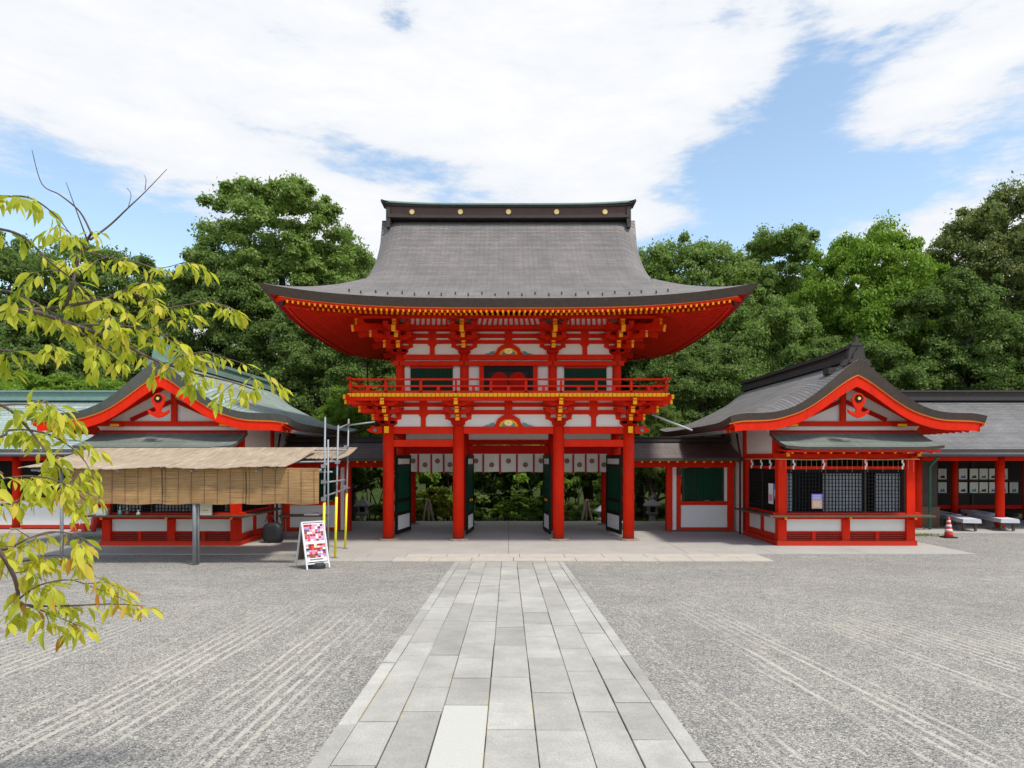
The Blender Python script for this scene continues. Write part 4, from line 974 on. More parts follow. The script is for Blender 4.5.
def short_corridor(sg, roofm, ridgem, edgem, label):
    t = thing('corridor', (sg * 5.8, 23.9, 0), label, 'corridor', 'short roofed corridors joining gate and offices')
    YW = 23.3
    T, B, U = [], [], []
    roof_gable_x(t, sg, 4.0, 7.68, 22.4, 23.9, 2.50, 3.12, roofm, edgem, ridgem, .10, .35)
    MB(sg).box(3.95, 7.7, YW - .07, YW + .07, 2.18, 2.40, V).build('wall_beam', t)
    for x in lin(4.1, 7.6, 13): MB(sg).beam((x, 22.46, 2.375), (x, YW, 2.55), .06, .06, V, cap0=OC).build('rafter', t)
    for x in (5.47, 7.55): MB(sg).box(x - .1, x + .1, YW - .1, YW + .1, .02, 2.18, V).build('post', t)
    MB(sg).box(5.57, 5.72, YW - .03, YW + .03, .05, 2.18, PL).build('plaster_panel', t)
    MB(sg).box(5.72, 5.86, YW - .08, YW + .08, .05, 2.18, V).build('post', t); 
    m = MB(sg); m.box(5.86, 7.45, YW - .02, YW + .03, .14, .90, PL); m.build('plaster_panel', t)
    MB(sg).box(5.86, 7.45, YW - .07, YW + .07, .04, .14, V).build('rail', t); MB(sg).box(5.86, 7.45, YW - .07, YW + .07, .90, 1.03, V).build('rail', t)
    m = MB(sg); m.box(5.95, 7.30, YW - .01, YW + .01, 1.06, 2.15, 'black_lacquer')
    k = 5.98
    while k < 7.28: m.box(k, k + .045, YW - .045, YW - .005, 1.06, 2.15, 'green_lattice'); k += .075
    for a, c in ((5.92, 5.97), (7.28, 7.33)): m.box(a, c, YW - .06, YW + .02, 1.03, 2.18, 'dark_wood')
    m.build('lattice_window', t); MB(sg).box(7.33, 7.45, YW - .02, YW + .03, 1.03, 2.18, PL).build('plaster_panel', t)
    MB(sg).box(7.46, 7.64, 25.2, 25.38, .02, 2.5, V).build('post', t)
    # hanging lantern on the post
    m = MB(sg); m.box(5.70, 5.86, YW - .34, YW - .18, 1.92, 2.14, 'dark_wood'); m.build('wall_lamp', t)
short_corridor(1, 'roof_shingle', 'ridge_dark', 'eave_edge', 'low roofed corridor with a green lattice window, right of the gate')
short_corridor(-1, 'roof_shingle', 'ridge_dark', 'eave_edge', 'low roofed corridor behind the scaffold poles, left of the gate')

def wing(sg, roofm, ridgem, edgem, label, open_):
    t = thing('long_corridor', (sg * 20, 25.7, 0), label, 'corridor', 'long corridors running outward from the offices')
    roof_gable_x(t, sg, 12.05, 34, 23.15, 26.2, 2.80, 4.75, roofm, edgem, ridgem, .14)
    m = MB(sg); m.tube([(12.1, 23.10, 2.62), (34, 23.10, 2.62)], .07, 8, 'gutter')
    m.build('gutter', t)
    i = 0
    for x in lin(12.4, 33.4, 43): MB(sg).beam((x, 23.26, 2.60), (x, 24.1, 2.92), .06, .07, V, cap0=OC).build('rafter', t)
    for k in range(7):
        x = 14.4 + 2.9 * k
        m = MB(sg); m.cyl(x, 24.05, .05, 2.62, .145, n=18); m.cyl(x, 24.05, .0, .05, .22, n=18, mat='stone'); m.build('column', t)
        MB(sg).cyl(x + .72, 27.6, .0, 2.62, .13, n=16).build('column', t)
    MB(sg).box(11.7, 34, 23.98, 24.12, 2.40, 2.60, V).build('wall_beam', t); MB(sg).box(12.2, 34, 27.53, 27.67, 2.40, 2.60, V).build('wall_beam', t)
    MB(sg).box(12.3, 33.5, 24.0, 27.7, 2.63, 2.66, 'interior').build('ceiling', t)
    if open_:
        MB(sg).box(14.05, 14.17, 24.0, 24.1, .02, 2.4, PL).build('plaster_panel', t); MB(sg).box(13.85, 14.04, 23.98, 24.12, .02, 2.4, V).build('post', t)
        MB(sg).box(14.75, 15.45, 24.6, 24.7, .02, 2.62, 'dark_wood').build('wood_screen', t); MB(sg).box(14.73, 15.47, 24.5, 24.6, .02, .75, 'brown_wood').build('wood_chest', t)
        m = MB(sg); m.tube([(14.65, 23.75, .02), (14.65, 23.75, 2.2), (14.6, 23.2, 2.55)], .05, 8, 'green_pipe'); m.build('rain_pipe', t)
        MB(sg).box(12.2, 13.85, 25.6, 25.7, .02, 2.63, 'interior').build('wall', t)
        m = MB(sg); m.box(16.0, 34, 27.62, 27.66, .45, .60, VS); m.build('rail', t)
    else:
        for k in range(6):
            x = 14.4 + 2.9 * k; MB(sg).box(x + .15, x + 2.75, 24.0, 24.08, .15, 1.0, PL).build('plaster_panel', t); MB(sg).box(x + .15, x + 2.75, 23.98, 24.12, 1.0, 1.12, V).build('rail', t); MB(sg).box(x + .15, x + 2.75, 23.98, 24.12, .03, .15, V).build('rail', t)
        MB(sg).box(12.2, 14.25, 24.0, 24.08, .15, 1.6, PL).build('plaster_panel', t)
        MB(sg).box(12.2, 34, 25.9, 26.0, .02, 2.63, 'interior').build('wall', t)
wing(1, 'roof_shingle_grey', 'ridge_dark', 'eave_edge', 'long open corridor with a grey roof, right of the dark roofed office', True)
wing(-1, 'roof_copper_pale', 'ridge_copper', 'eave_edge_copper', 'long corridor with a green copper roof, behind the leafy branches at left', False)

# picture frames displayed inside the right corridor
t = thing('picture_rack', (18.6, 28.3, 0), 'dark rack with two rows of pale framed pictures inside the right corridor', 'display rack')
m = MB(); m.box(16.8, 21.6, 28.32, 28.36, .2, 2.5, 'interior')
for x in (16.9, 19.2, 21.5): m.box(x - .04, x + .04, 28.25, 28.31, 0, 2.5, 'dark_wood')
for z in (1.60, 1.04): m.box(16.8, 21.6, 28.22, 28.31, z - .05, z - .01, 'dark_wood')
m.build('rack_frame', t)
for r_, z in ((0, 1.62), (1, 1.06)):
    for k, x in enumerate((17.9, 18.75, 19.2, 19.6, 20.0, 20.42, 20.85)):
        if r_ == 0 and k == 6: continue
        m = MB(); m.box(x - .17, x + .17, 28.17, 28.20, z, z + .44, 'paper'); m.prism([(-.11, .05), (-.05, .17), (0, .12), (.06, .19), (.11, .05)], (x, 28.165, z), (1, 0, 0), (0, 0, 1), .006, ['blue', 'dark_wood', 'pink', 'teal'][(k + r_) % 4] if False else ['dark_wood', 'blue', 'dark_wood', 'teal'][(k + r_) % 4]); m.build('picture', t)

# ------------------------------------------------------------------ reed awning and scaffold in front of the left office
t = thing('reed_awning', (-7.2, 17.2, 0), 'woven reed awning with hanging reed blinds in front of the green roofed office', 'awning')
rr = random.Random(5)
def sheet(x0, x1, y0, y1, z0, z1, seed):
    r_ = random.Random(seed); X = lin(x0, x1, 40); jit = [r_.uniform(-.03, .03) for _ in X]
    T = [[(x, y0 + (y1 - y0) * k + (jit[i] if k == 0 else 0), z0 + (z1 - z0) * k + .025 * math.sin(x * 2.3 + seed) * (1 - k) + jit[i] * .4 * (1 - k) - .05 * math.sin(math.pi * k)) for k in lin(0, 1, 8)] for i, x in enumerate(X)]
    B = [[(p[0], p[1], p[2] - .018) for p in r] for r in T]; U = [[(x, k * 3) for k in lin(0, 1, 8)] for x in X]
    MM = MB(); MM.shell(T, B, 'reed_roof', 'reed_roof', 'reed_roof', U); return MM
for (a, c, s_) in ((-11.2, -7.92, 1), (-7.95, -5.12, 2)): sheet(a, c, 15.62, 18.3, 2.27 + .012 * s_, 2.76 + .012 * s_, s_).build('roof_mat', t)
sheet(-5.6, -4.25, 17.3, 19.2, 2.52, 2.80, 3).build('roof_mat', t)
for k, (a, c) in enumerate(((-10.15, -8.04), (-8.02, -6.1), (-6.08, -4.40))):
    m = MB(); r_ = random.Random(k + 9)
    X = lin(a, c, 24); Z = lin(2.27, 1.43, 7); y0 = 15.82 + .01 * k
    T = [[(x, y0 + .015 * math.sin(x * 3 + z * 4), z + (.012 * math.sin(x * 6 + k)) * (z < 1.5)) for z in Z] for x in X]
    B = [[(p[0], p[1] + .014, p[2]) for p in r] for r in T]
    m.shell(T, B, 'reed_screen', 'reed_screen', 'reed_screen', [[(x, z) for z in Z] for x in X])
    x = a + .08
    while x < c: m.box(x - .003, x + .003, y0 - .026, y0 - .018, 1.44, 2.25, 'brown_wood'); x += .30
    m.build('reed_blind', t)
m = MB(); m.tube([(-7.31, 15.9, gz(15.9)), (-7.31, 15.9, 2.2)], .045, 10, 'steel'); m.tube([(-7.262, 15.98, gz(15.9)), (-7.262, 15.98, 2.2)], .03, 10, 'steel'); m.build('post', t)
m = MB(); m.tube([(-10.4, 15.9, gz(15.9)), (-10.4, 15.9, 2.2)], .04, 10, 'steel'); m.build('post', t)
m = MB(); m.tube([(-11.1, 15.9, 2.22), (-4.35, 15.9, 2.22)], .03, 8, 'steel'); m.tube([(-11.1, 18.4, 2.72), (-4.35, 18.4, 2.72)], .03, 8, 'steel')
for x in (-10.8, -9, -7.3, -5.8): m.tube([(x, 15.7, 2.2), (x, 18.5, 2.70)], .025, 8, 'steel')
m.build('frame', t)
t = thing('scaffold', (-4.3, 17.4, 0), 'steel scaffold poles with yellow lower sleeves at the right end of the reed awning', 'scaffold')
for (x, y, zt_, lean, ys_) in ((-4.50, 16.62, 3.50, .04, 1.42), (-4.33, 17.05, 3.32, .08, 1.53), (-4.51, 18.85, 3.58, .10, 1.53)):
    zb_ = .0 if y > 16.6 else 0
    xt = x + lean; g = gz(y) if y < 16.5 else .004
    m = MB(); m.tube([(x, y, g), (xt, y, zt_)], .023, 10, 'steel'); m.box(x - .07, x + .07, y - .07, y + .07, g, g + .01, 'steel'); p = m.build('pole', t)
    k = ys_ / zt_; m = MB(); m.tube([(x, y, g + .02), (x + lean * k, y, ys_)], .032, 10, 'yellow_sleeve'); m.build('yellow_sleeve', p)
m = MB(); m.tube([(-4.40, 16.66, .05), (-4.40, 16.66, 2.95)], .022, 10, 'steel'); m.build('pole', t)
m = MB()
for a, c in (((-6.0, 16.70, 2.38), (-4.2, 17.05, 2.42)), ((-4.5, 16.66, 2.30), (-4.42, 18.85, 2.82)), ((-5.4, 16.70, 2.16), (-4.3, 16.7, 2.16)), ((-4.53, 16.7, 1.55), (-4.4, 18.9, 1.68)), ((-4.25, 17.1, 3.25), (-4.40, 18.9, 3.45)), ((-4.5, 16.6, 1.9), (-4.1, 17.1, 1.95)), ((-4.4, 18.8, 3.4), (-3.7, 18.9, 3.5))):
    m.tube([a, c], .022, 8, 'steel')
m.build('cross_tube', t)
for x, y, z in ((-4.5, 16.62, 2.3), (-4.5, 16.62, 1.92), (-4.27, 17.05, 2.40), (-4.48, 18.85, 2.8), (-4.49, 18.85, 1.7), (-4.5, 16.62, 1.5)):
    MB().box(x - .05, x + .05, y - .05, y + .05, z - .045, z + .045, 'steel').build('clamp', t)

# A-frame sign
t = thing('a_frame_sign', (-4.42, 15.4, gz(15.4)), 'white A-frame sign with a colourful photo poster standing on the gravel', 'sign')
ang = R(40); piv = (-4.42, 15.4); z0 = gz(15.4) + .005
def spt(u, v, h): c, s_ = math.cos(ang), math.sin(ang); return (piv[0] + u * c - v * s_, piv[1] + u * s_ + v * c, z0 + h)
W2, H, D = .26, 1.02, .31
m = MB()
for s_ in (-1, 1): m.beam(spt(s_ * W2, -D, 0), spt(s_ * W2, 0, H), .03, .03, 'white_paint'); m.beam(spt(s_ * W2, D, 0), spt(s_ * W2, .01, H - .01), .03, .03, 'white_paint')
for d_, h in ((-D, .12), (-.0, H)):
    v = -D * (1 - h / H); m.beam(spt(-W2, v, h), spt(W2, v, h), .03, .03, 'white_paint')
m.beam(spt(-W2, D * .85, .15), spt(W2, D * .85, .15), .03, .03, 'white_paint'); m.build('frame', t)
def fv(h, o=0): return -D * (1 - h / H) - o
m = MB(); m.poly([spt(-W2 + .02, fv(.16), .16), spt(W2 - .02, fv(.16), .16), spt(W2 - .02, fv(H - .03), H - .03), spt(-W2 + .02, fv(H - .03), H - .03)], 'paper')
m.poly([spt(-W2 + .02, -fv(.16) - .02, .16), spt(W2 - .02, -fv(.16) - .02, .16), spt(W2 - .02, -fv(H - .03) - .02, H - .03), spt(-W2 + .02, -fv(H - .03) - .02, H - .03)], 'brown_wood')
r_ = random.Random(4); pals = ['pink', 'ribbon', 'pink', 'paper', 'crest_brown', 'ribbon', 'pink', 'dark_wood', 'cone_red', 'cream', 'lilac']
for band, (h0, h1, nc) in enumerate(((.60, .97, 7), (.24, .54, 7))):
    nrw = 7
    m.poly([spt(-W2 + .03, fv(h0, .002), h0), spt(W2 - .03, fv(h0, .002), h0), spt(W2 - .03, fv(h1, .002), h1), spt(-W2 + .03, fv(h1, .002), h1)], 'crest_brown' if band else 'pink')
    for i in range(nc):
        for j in range(nrw):
            if r_.random() < .05: continue
            u0 = -W2 + .035 + i * (2 * W2 - .07) / nc; u1 = u0 + (2 * W2 - .07) / nc * r_.uniform(.8, 1); a = h0 + (h1 - h0) * j / nrw; c = a + (h1 - h0) / nrw * r_.uniform(.8, .98)
            m.poly([spt(u0, fv(a, .004), a), spt(u1, fv(a, .004), a), spt(u1, fv(c, .004), c), spt(u0, fv(c, .004), c)], r_.choice(pals))
for k in range(3):
    h = .19 + k * .012
    m.poly([spt(-.17, fv(h, .004), h), spt(.15, fv(h, .004), h), spt(.15, fv(h + .006, .004), h + .006), spt(-.17, fv(h + .006, .004), h + .006)], 'black_lacquer')
m.build('poster', t)
m = MB(); pr = [(.19 * math.cos(a), .12 * math.sin(a)) for a in lin(0, 2 * math.pi * 15 / 16, 16)]
c0 = spt(0, -.22, 0); lo = [m.pt((c0[0] + p[0], c0[1] + p[1], z0)) for p in pr]; mi = [m.pt((c0[0] + p[0] * 1.05, c0[1] + p[1] * 1.05, z0 + .07)) for p in pr]; hi = [m.pt((c0[0] + p[0] * .8, c0[1] + p[1] * .8, z0 + .13)) for p in pr]
for A, B in ((lo, mi), (mi, hi)):
    for k in range(16): m.face([A[k], A[(k + 1) % 16], B[(k + 1) % 16], B[k]], 'rubber', True)
m.face(hi, 'rubber', True); m.build('sandbag', t)

# folding table with papers and a black bag by the left office
t = thing('folding_table', (-6.3, 20.9, 0), 'low folding table with a grey top beside the left office', 'table')
MB().box(-7.0, -5.55, 20.6, 21.2, .72, .76, 'brown_wood').build('table_top', t)
for x in (-6.9, -5.65):
    for y in (20.66, 21.14): MB().tube([(x, y, .0), (x, y, .72)], .015, 6, 'steel').build('leg', t)
m = MB(); m.box(-6.2, -5.75, 20.7, 21.0, .762, .80, 'paper'); m.box(-6.0, -5.7, 20.75, 21.05, .80, .815, 'grey_box'); m.build('paper_stack', label='stack of white papers on the folding table', category='papers')
m = MB(); r_ = random.Random(2); nu, nv = 14, 9
P = []
for i in range(nu + 1):
    r = []
    for j in range(nv + 1):
        a = 2 * math.pi * i / nu; b_ = math.pi * j / nv; k = 1 + .08 * math.sin(3 * a + 2 * b_) + .05 * math.sin(7 * a)
        sg_ = lambda v, e: math.copysign(abs(v) ** e, v); r.append((-6.95 + .30 * sg_(math.sin(b_), .6) * sg_(math.cos(a), .6) * k * (1.12 - .12 * j / nv * 2), 20.2 + .2 * sg_(math.sin(b_), .6) * sg_(math.sin(a), .6) * k, .30 - .30 * sg_(math.cos(b_), .55) + .03 * math.sin(5 * a + 3 * b_) * math.sin(b_)))
    P.append(r)
m.grid(P, 'rubber'); m.tube([(-7.15, 20.1, .62), (-7.1, 20.1, .78), (-6.95, 20.1, .80), (-6.88, 20.1, .63)], .015, 6, 'rubber'); m.build('bag', label='black bulging bag on the pavement beside the left office wall', category='bag')

# things standing on the left counter
m = MB(); m.box(-11.62, -11.35, 19.22, 19.44, .885, 1.07, 'grey_box'); m.box(-11.60, -11.37, 19.215, 19.22, .93, 1.05, 'white_paint'); m.box(-11.57, -11.40, 19.25, 19.40, 1.07, 1.085, 'grey_box'); m.build('offering_box', label='small pale grey box at the outer end of the left counter', category='box')
def bottle(x, y, h, r, mat, label):
    m = MB(); z = .882; m.tube([(x, y, z), (x, y, z + h * .6), (x, y, z + h * .75), (x, y, z + h * .78), (x, y, z + h)], [r, r, r * .45, r * .4, r * .4], 12, mat); m.tube([(x, y, z + h), (x, y, z + h + .03)], r * .5, 10, 'white_paint'); m.build('bottle', label=label, category='bottle')
bottle(-10.98, 19.3, .20, .05, 'teal_bottle', 'teal pump bottle on the left counter nearest the pale grey box'); bottle(-10.78, 19.3, .16, .045, 'brown_wood', 'brown bottle on the left counter beside the teal bottle')
bottle(-10.45, 19.28, .12, .05, 'grey_box', 'short grey bottle on the left counter, farthest from the pale grey box')
m = MB(); m.box(-8.72, -8.42, 19.3, 19.42, .885, 1.22, 'paper'); m.box(-8.70, -8.44, 19.292, 19.30, .95, 1.20, 'cream'); m.box(-8.66, -8.48, 19.286, 19.291, 1.02, 1.03, 'dark_wood'); m.build('notice_stand', label='white notice stand on the left counter near its inner end', category='notice')

# notice on the right office window and posters on its side window
m = MB(); m.box(8.67, 8.98, 19.535, 19.545, 1.05, 1.47, 'lilac'); m.box(8.68, 8.97, 19.530, 19.535, 1.06, 1.29, 'poster_orange')
for k in range(5): m.box(8.71, 8.94 - .03 * (k % 2), 19.526, 19.529, 1.10 + k * .035, 1.112 + k * .035, 'paper')
for k in range(3): m.box(8.71, 8.93, 19.531, 19.534, 1.32 + k * .045, 1.335 + k * .045, 'paper')
m.build('poster', label='purple and orange notice on the lattice of the right office', category='poster')
for k, (ya, yb, za, zb_, mt, lb) in enumerate(((20.0, 20.35, 1.15, 1.75, 'paper', 'white and pink poster in the side window of the right office'), (19.78, 19.92, 1.3, 1.75, 'blue', 'narrow blue poster in the side window of the right office, nearest the corner'))):
    m = MB(); m.box(7.745, 7.755, ya, yb, za, zb_, mt); m.box(7.740, 7.745, ya + .04, yb - .04, za + .08, za + .28, 'pink' if k == 0 else 'paper'); m.build('poster', label=lb, category='poster')

# straw ropes with paper streamers along the office eaves
def rope(sg, label):
    t = thing('straw_rope', (sg * 9.6, 19.42, 2.46), label, 'rope', 'straw ropes under the office eaves')
    m = MB(sg)
    P = [(x, 19.43, 2.47 - .02 * math.sin((x - 7.6) * 1.6) ** 2) for x in lin(7.62, 11.7, 30)]; m.tube(P, .014, 6, 'straw')
    P2 = [(7.66, y, 2.47) for y in lin(19.43, 22.2, 12)]; m.tube(P2, .014, 6, 'straw'); m.build('rope', t)
    m = MB(sg)
    for k in range(27):
        x = 7.75 + k * .145; h = .20 + .08 * (k % 3); m.box(x - .0022, x + .0022, 19.427, 19.432, 2.46 - h, 2.46, 'straw')
    m.build('straw_fringe', t)
    def shide(x, y, dx):
        m = MB(sg)
        for j in range(3):
            o = (j % 2) * .03 * dx; z = 2.45 - j * .085
            m.box(x + o - .022, x + o + .022, y - .004 - j * .003, y - .001 - j * .003, z - .10, z, 'paper')
        m.build('paper_streamer', t)
    for x in (8.1, 8.95, 10.15, 11.2): shide(x, 19.42, 1)
    for y in (20.0, 20.7, 21.5): shide(7.65, y, 1)
rope(1, 'straw rope with white zigzag paper streamers along the right office window'); 
rope(-1, 'straw rope with white paper streamers on the left office, behind the reed blinds')

# traffic cone
t = thing('traffic_cone', (13.92, 21.6, gz(21.6)), 'red and white striped traffic cone on the gravel near the right office', 'cone')
z = gz(21.6); m = MB(); m.tube([(13.92, 21.6, z + .03 + .62 * k) for k in (0, .22, .40, .55, .70, .82, .93, 1)], [.135, .112, .094, .078, .063, .050, .040, .034], 20, 'cone_red'); m.build('cone_body', t)
for a, c in ((.26, .40), (.50, .62), (.74, .84)):
    ra = .137 - .103 * a; rc = .137 - .103 * c; m = MB(); m.tube([(13.92, 21.6, z + .03 + .62 * a), (13.92, 21.6, z + .03 + .62 * c)], [ra + .003, rc + .003], 20, 'white_paint'); m.build('white_band', t)
m = MB(); m.prism([(-.2, -.16), (-.16, -.2), (.16, -.2), (.2, -.16), (.2, .16), (.16, .2), (-.16, .2), (-.2, .16)], (13.92, 21.6, z + .018), (1, 0, 0), (0, 1, 0), .034, 'rubber'); m.build('base', t)

# benches covered with white cloth in the right corridor
def bench(x, y, L_, a, label):
    t = thing('bench', (x, y, 0), label, 'bench', 'white cloth covered benches in the right corridor')
    m = MB(1, a, (x, y)); n = 24
    T = [[(x + u, y + v, .42 - (.13 if abs(u) > .27 else 0) + (.006 * math.sin(v * 9) if abs(u) > .27 else 0)) for v in lin(0, L_, n)] for u in (-.285, -.265, -.24, .24, .265, .285)]
    m.grid(T, 'white_cloth', smooth=False); m.poly([(x - .285, y, .29), (x + .285, y, .29), (x + .265, y + .001, .42), (x - .265, y + .001, .42)], 'white_cloth'); m.build('cloth_cover', t)
    m = MB(1, a, (x, y)); m.box(x - .24, x + .24, y + .02, y + L_ - .02, .36, .405, 'pale_wood'); m.build('seat', t)
    for v in (.2, L_ - .25):
        for u in (-.18, .18): MB(1, a, (x, y)).box(x + u - .035, x + u + .035, y + v, y + v + .07, .0, .36, 'brown_wood').build('leg', t)
bench(15.72, 23.15, 2.6, R(-14), 'front white covered bench nearest the traffic cone'); bench(17.05, 23.2, 2.8, R(-14), 'white covered bench beside the front corridor column, at the right picture edge')
bench(16.4, 25.2, 2.2, R(-14), 'white covered bench farther inside the right corridor, behind the front one'); bench(18.0, 25.4, 2.2, R(-14), 'white covered bench deepest in the right corridor, behind the column')

# fire bucket and extinguisher by the left corridor
def bucket(x, y, label):
    m = MB(); m.tube([(x, y, .002), (x, y, .24), (x, y, .27)], [.10, .14, .145], 16, 'cone_red', caps=False); m.tube([(x, y, .01), (x, y, .02)], .10, 16, 'cone_red'); m.tube([(x + .14 * math.cos(a), y, .26 + .12 * math.sin(a)) for a in lin(0, math.pi, 9)], .006, 6, 'steel'); m.build('fire_bucket', label=label, category='bucket', group='red fire buckets at the left corridor')
bucket(-14.75, 23.2, 'red fire bucket, left one of the pair by the extinguisher'); bucket(-14.42, 23.25, 'red fire bucket right beside the fire extinguisher')
t = thing('fire_extinguisher', (-14.1, 23.2, 0), 'red fire extinguisher standing by the left corridor post', 'fire extinguisher')
MB().tube([(-14.1, 23.2, .0), (-14.1, 23.2, .38), (-14.1, 23.2, .44), (-14.1, 23.2, .48)], [.08, .08, .05, .025], 14, 'cone_red').build('cylinder_body', t)
m = MB(); m.box(-14.16, -14.0, 23.18, 23.22, .48, .51, 'black_lacquer'); m.tube([(-14.1, 23.17, .47), (-14.2, 23.12, .40), (-14.2, 23.12, .15)], .012, 6, 'rubber'); m.build('nozzle', t)

# stone lanterns behind the gate
def lantern(x, y, zb_, label):
    t = thing('stone_lantern', (x, y, zb_), label, 'stone lantern', 'stone lanterns beyond the gate'); S = 'lantern_stone'
    m = MB(); frustum(m, (x, y), .62, .50, zb_, zb_ + .22, S); m.build('plinth', t)
    m = MB(); m.cyl(x, y, zb_ + .22, zb_ + .95, .14, .125, 14, S); m.build('shaft', t)
    m = MB(); frustum(m, (x, y), .26, .44, zb_ + .95, zb_ + 1.10, S)
    for a in (-1, 1):
        for c in (-1, 1): m.box(x + a * .15 - .035, x + a * .15 + .035, y + c * .15 - .035, y + c * .15 + .035, zb_ + 1.10, zb_ + 1.33, S)
    m.box(x - .10, x + .10, y - .10, y + .10, zb_ + 1.10, zb_ + 1.33, 'interior'); m.build('light_chamber', t)
    m = MB(); P = []
    for w_, z in ((.62, 1.33), (.66, 1.38), (.40, 1.50), (.20, 1.60), (.06, 1.63)): P.append([m.pt((x + a * w_ / 2, y + c * w_ / 2, zb_ + z)) for a, c in ((-1, -1), (1, -1), (1, 1), (-1, 1))])
    for A, B in zip(P, P[1:]):
        for j in range(4): m.face([A[j], A[(j + 1) % 4], B[(j + 1) % 4], B[j]], S)
    m.face(P[0][::-1], S); m.face(P[-1], S); m.tube([(x, y, zb_ + 1.62), (x, y, zb_ + 1.68), (x, y, zb_ + 1.75), (x, y, zb_ + 1.8)], [.05, .07, .05, .01], 10, S); m.build('cap', t)
lantern(6.02, 28.6, -.85, 'grey stone lantern seen through the corridor opening right of the gate'); lantern(-6.10, 28.6, -.85, 'grey stone lantern seen through the corridor opening left of the gate')
lantern(4.05, 29.4, -1.15, 'stone lantern half hidden behind the right outer gate column'); lantern(-4.8, 29.4, -1.15, 'stone lantern half hidden behind the left outer gate column')
# bare poles propping young trees behind the gate
for (x, y, lb) in ((-3.35, 28.4, 'pale propping poles leaning together beyond the left gate opening'), (3.25, 28.4, 'weathered propping poles leaning together beyond the right gate opening')):
    t = thing('prop_poles', (x, y, -.6), lb, 'poles')
    for dx, dy in ((-.30, 0), (.33, .1), (.0, .4)): MB().tube([(x + dx, y + dy, -.6), (x + dx * .1, y + dy * .1, .78)], [.055, .045], 8, 'pale_wood').build('pole', t)

# ------------------------------------------------------------------ TREES
def leaf_mesh(name, centers, radii, per, size, seed, mat, flat=.75, aspect=1.5):
    rg = np.random.default_rng(seed); n = len(centers) * per
    C = np.repeat(np.array(centers), per, 0); Rr = np.repeat(np.array(radii), per)[:, None]
    d = rg.normal(size=(n, 3)); d /= np.linalg.norm(d, axis=1)[:, None]; d[:, 2] = np.where(d[:, 2] < -.3, -d[:, 2] * .6, d[:, 2])
    rad = rg.uniform(.12, 1.0, (n, 1)) ** .5 * (1 + .18 * rg.normal(size=(n, 1))); an = np.repeat(rg.uniform(.7, 1.3, (len(centers), 3)), per, 0); P = C + d * Rr * rad * an * np.array([1, 1, flat])
    nrm = d * .7 + rg.normal(size=(n, 3)) * .55 + np.array([0, 0, .35]); nrm /= np.linalg.norm(nrm, axis=1)[:, None]
    t = rg.normal(size=(n, 3)); t -= (t * nrm).sum(1)[:, None] * nrm; t /= np.linalg.norm(t, axis=1)[:, None]; u = np.cross(nrm, t)
    s_ = size * rg.uniform(.6, 1.35, (n, 1)); a = t * s_ * aspect * .5; b_ = u * s_ * .5
    Vv = np.stack([P - a, P + b_ * .9 - a * .1, P + a, P - b_ * .9 - a * .1], 1).reshape(-1, 3)
    me = bpy.data.meshes.new(name); me.vertices.add(4 * n); me.vertices.foreach_set('co', Vv.astype(np.float32).ravel())
    me.loops.add(4 * n); me.loops.foreach_set('vertex_index', np.arange(4 * n, dtype=np.int32)); me.polygons.add(n)
    me.polygons.foreach_set('loop_start', np.arange(0, 4 * n, 4, dtype=np.int32)); me.materials.append(MATS[mat]); me.update(calc_edges=True); return me
def crown(seed, R_, H_, nc, per, size, low=-.35):
    r_ = random.Random(seed); C, Q = [], []
    lob = [(r_.uniform(0, 6.28), r_.uniform(-.2, .9), r_.uniform(.85, 1.18)) for _ in range(9)]
    for i in range(nc):
        a = r_.uniform(0, 2 * math.pi); s_ = r_.uniform(low, 1.0); rr_ = math.sqrt(max(.03, 1 - s_ * s_))
        k = r_.choice((r_.uniform(.80, 1.02), r_.uniform(.80, 1.02), r_.uniform(.35, .75)))
        for la, ls, lk in lob:
            dd = math.cos(a - la) * .5 + .5 - abs(s_ - ls)
            if dd > .6: k *= 1 + (lk - 1) * (dd - .6) / .4 * .8
        q_ = r_.uniform(.08, .18)
        if r_.random() < .10: k = min(1.08, k * 1.06); q_ = r_.uniform(.06, .10)
        C.append((R_ * rr_ * math.cos(a) * k, R_ * rr_ * math.sin(a) * k, H_ * s_ * k)); Q.append(R_ * q_)
    return C, Q
CV = []
for sd_ in range(5):
    C, Q = crown(100 + sd_, 5.0, [4.6, 5.4, 4.2, 5.8, 5.0][sd_], [300, 330, 290, 340, 310][sd_], 460, .13)
    CV.append((C, Q)) if False else CV.append((leaf_mesh('crown', C, Q, 460, .108, sd_, 'leaf_mid'), C))
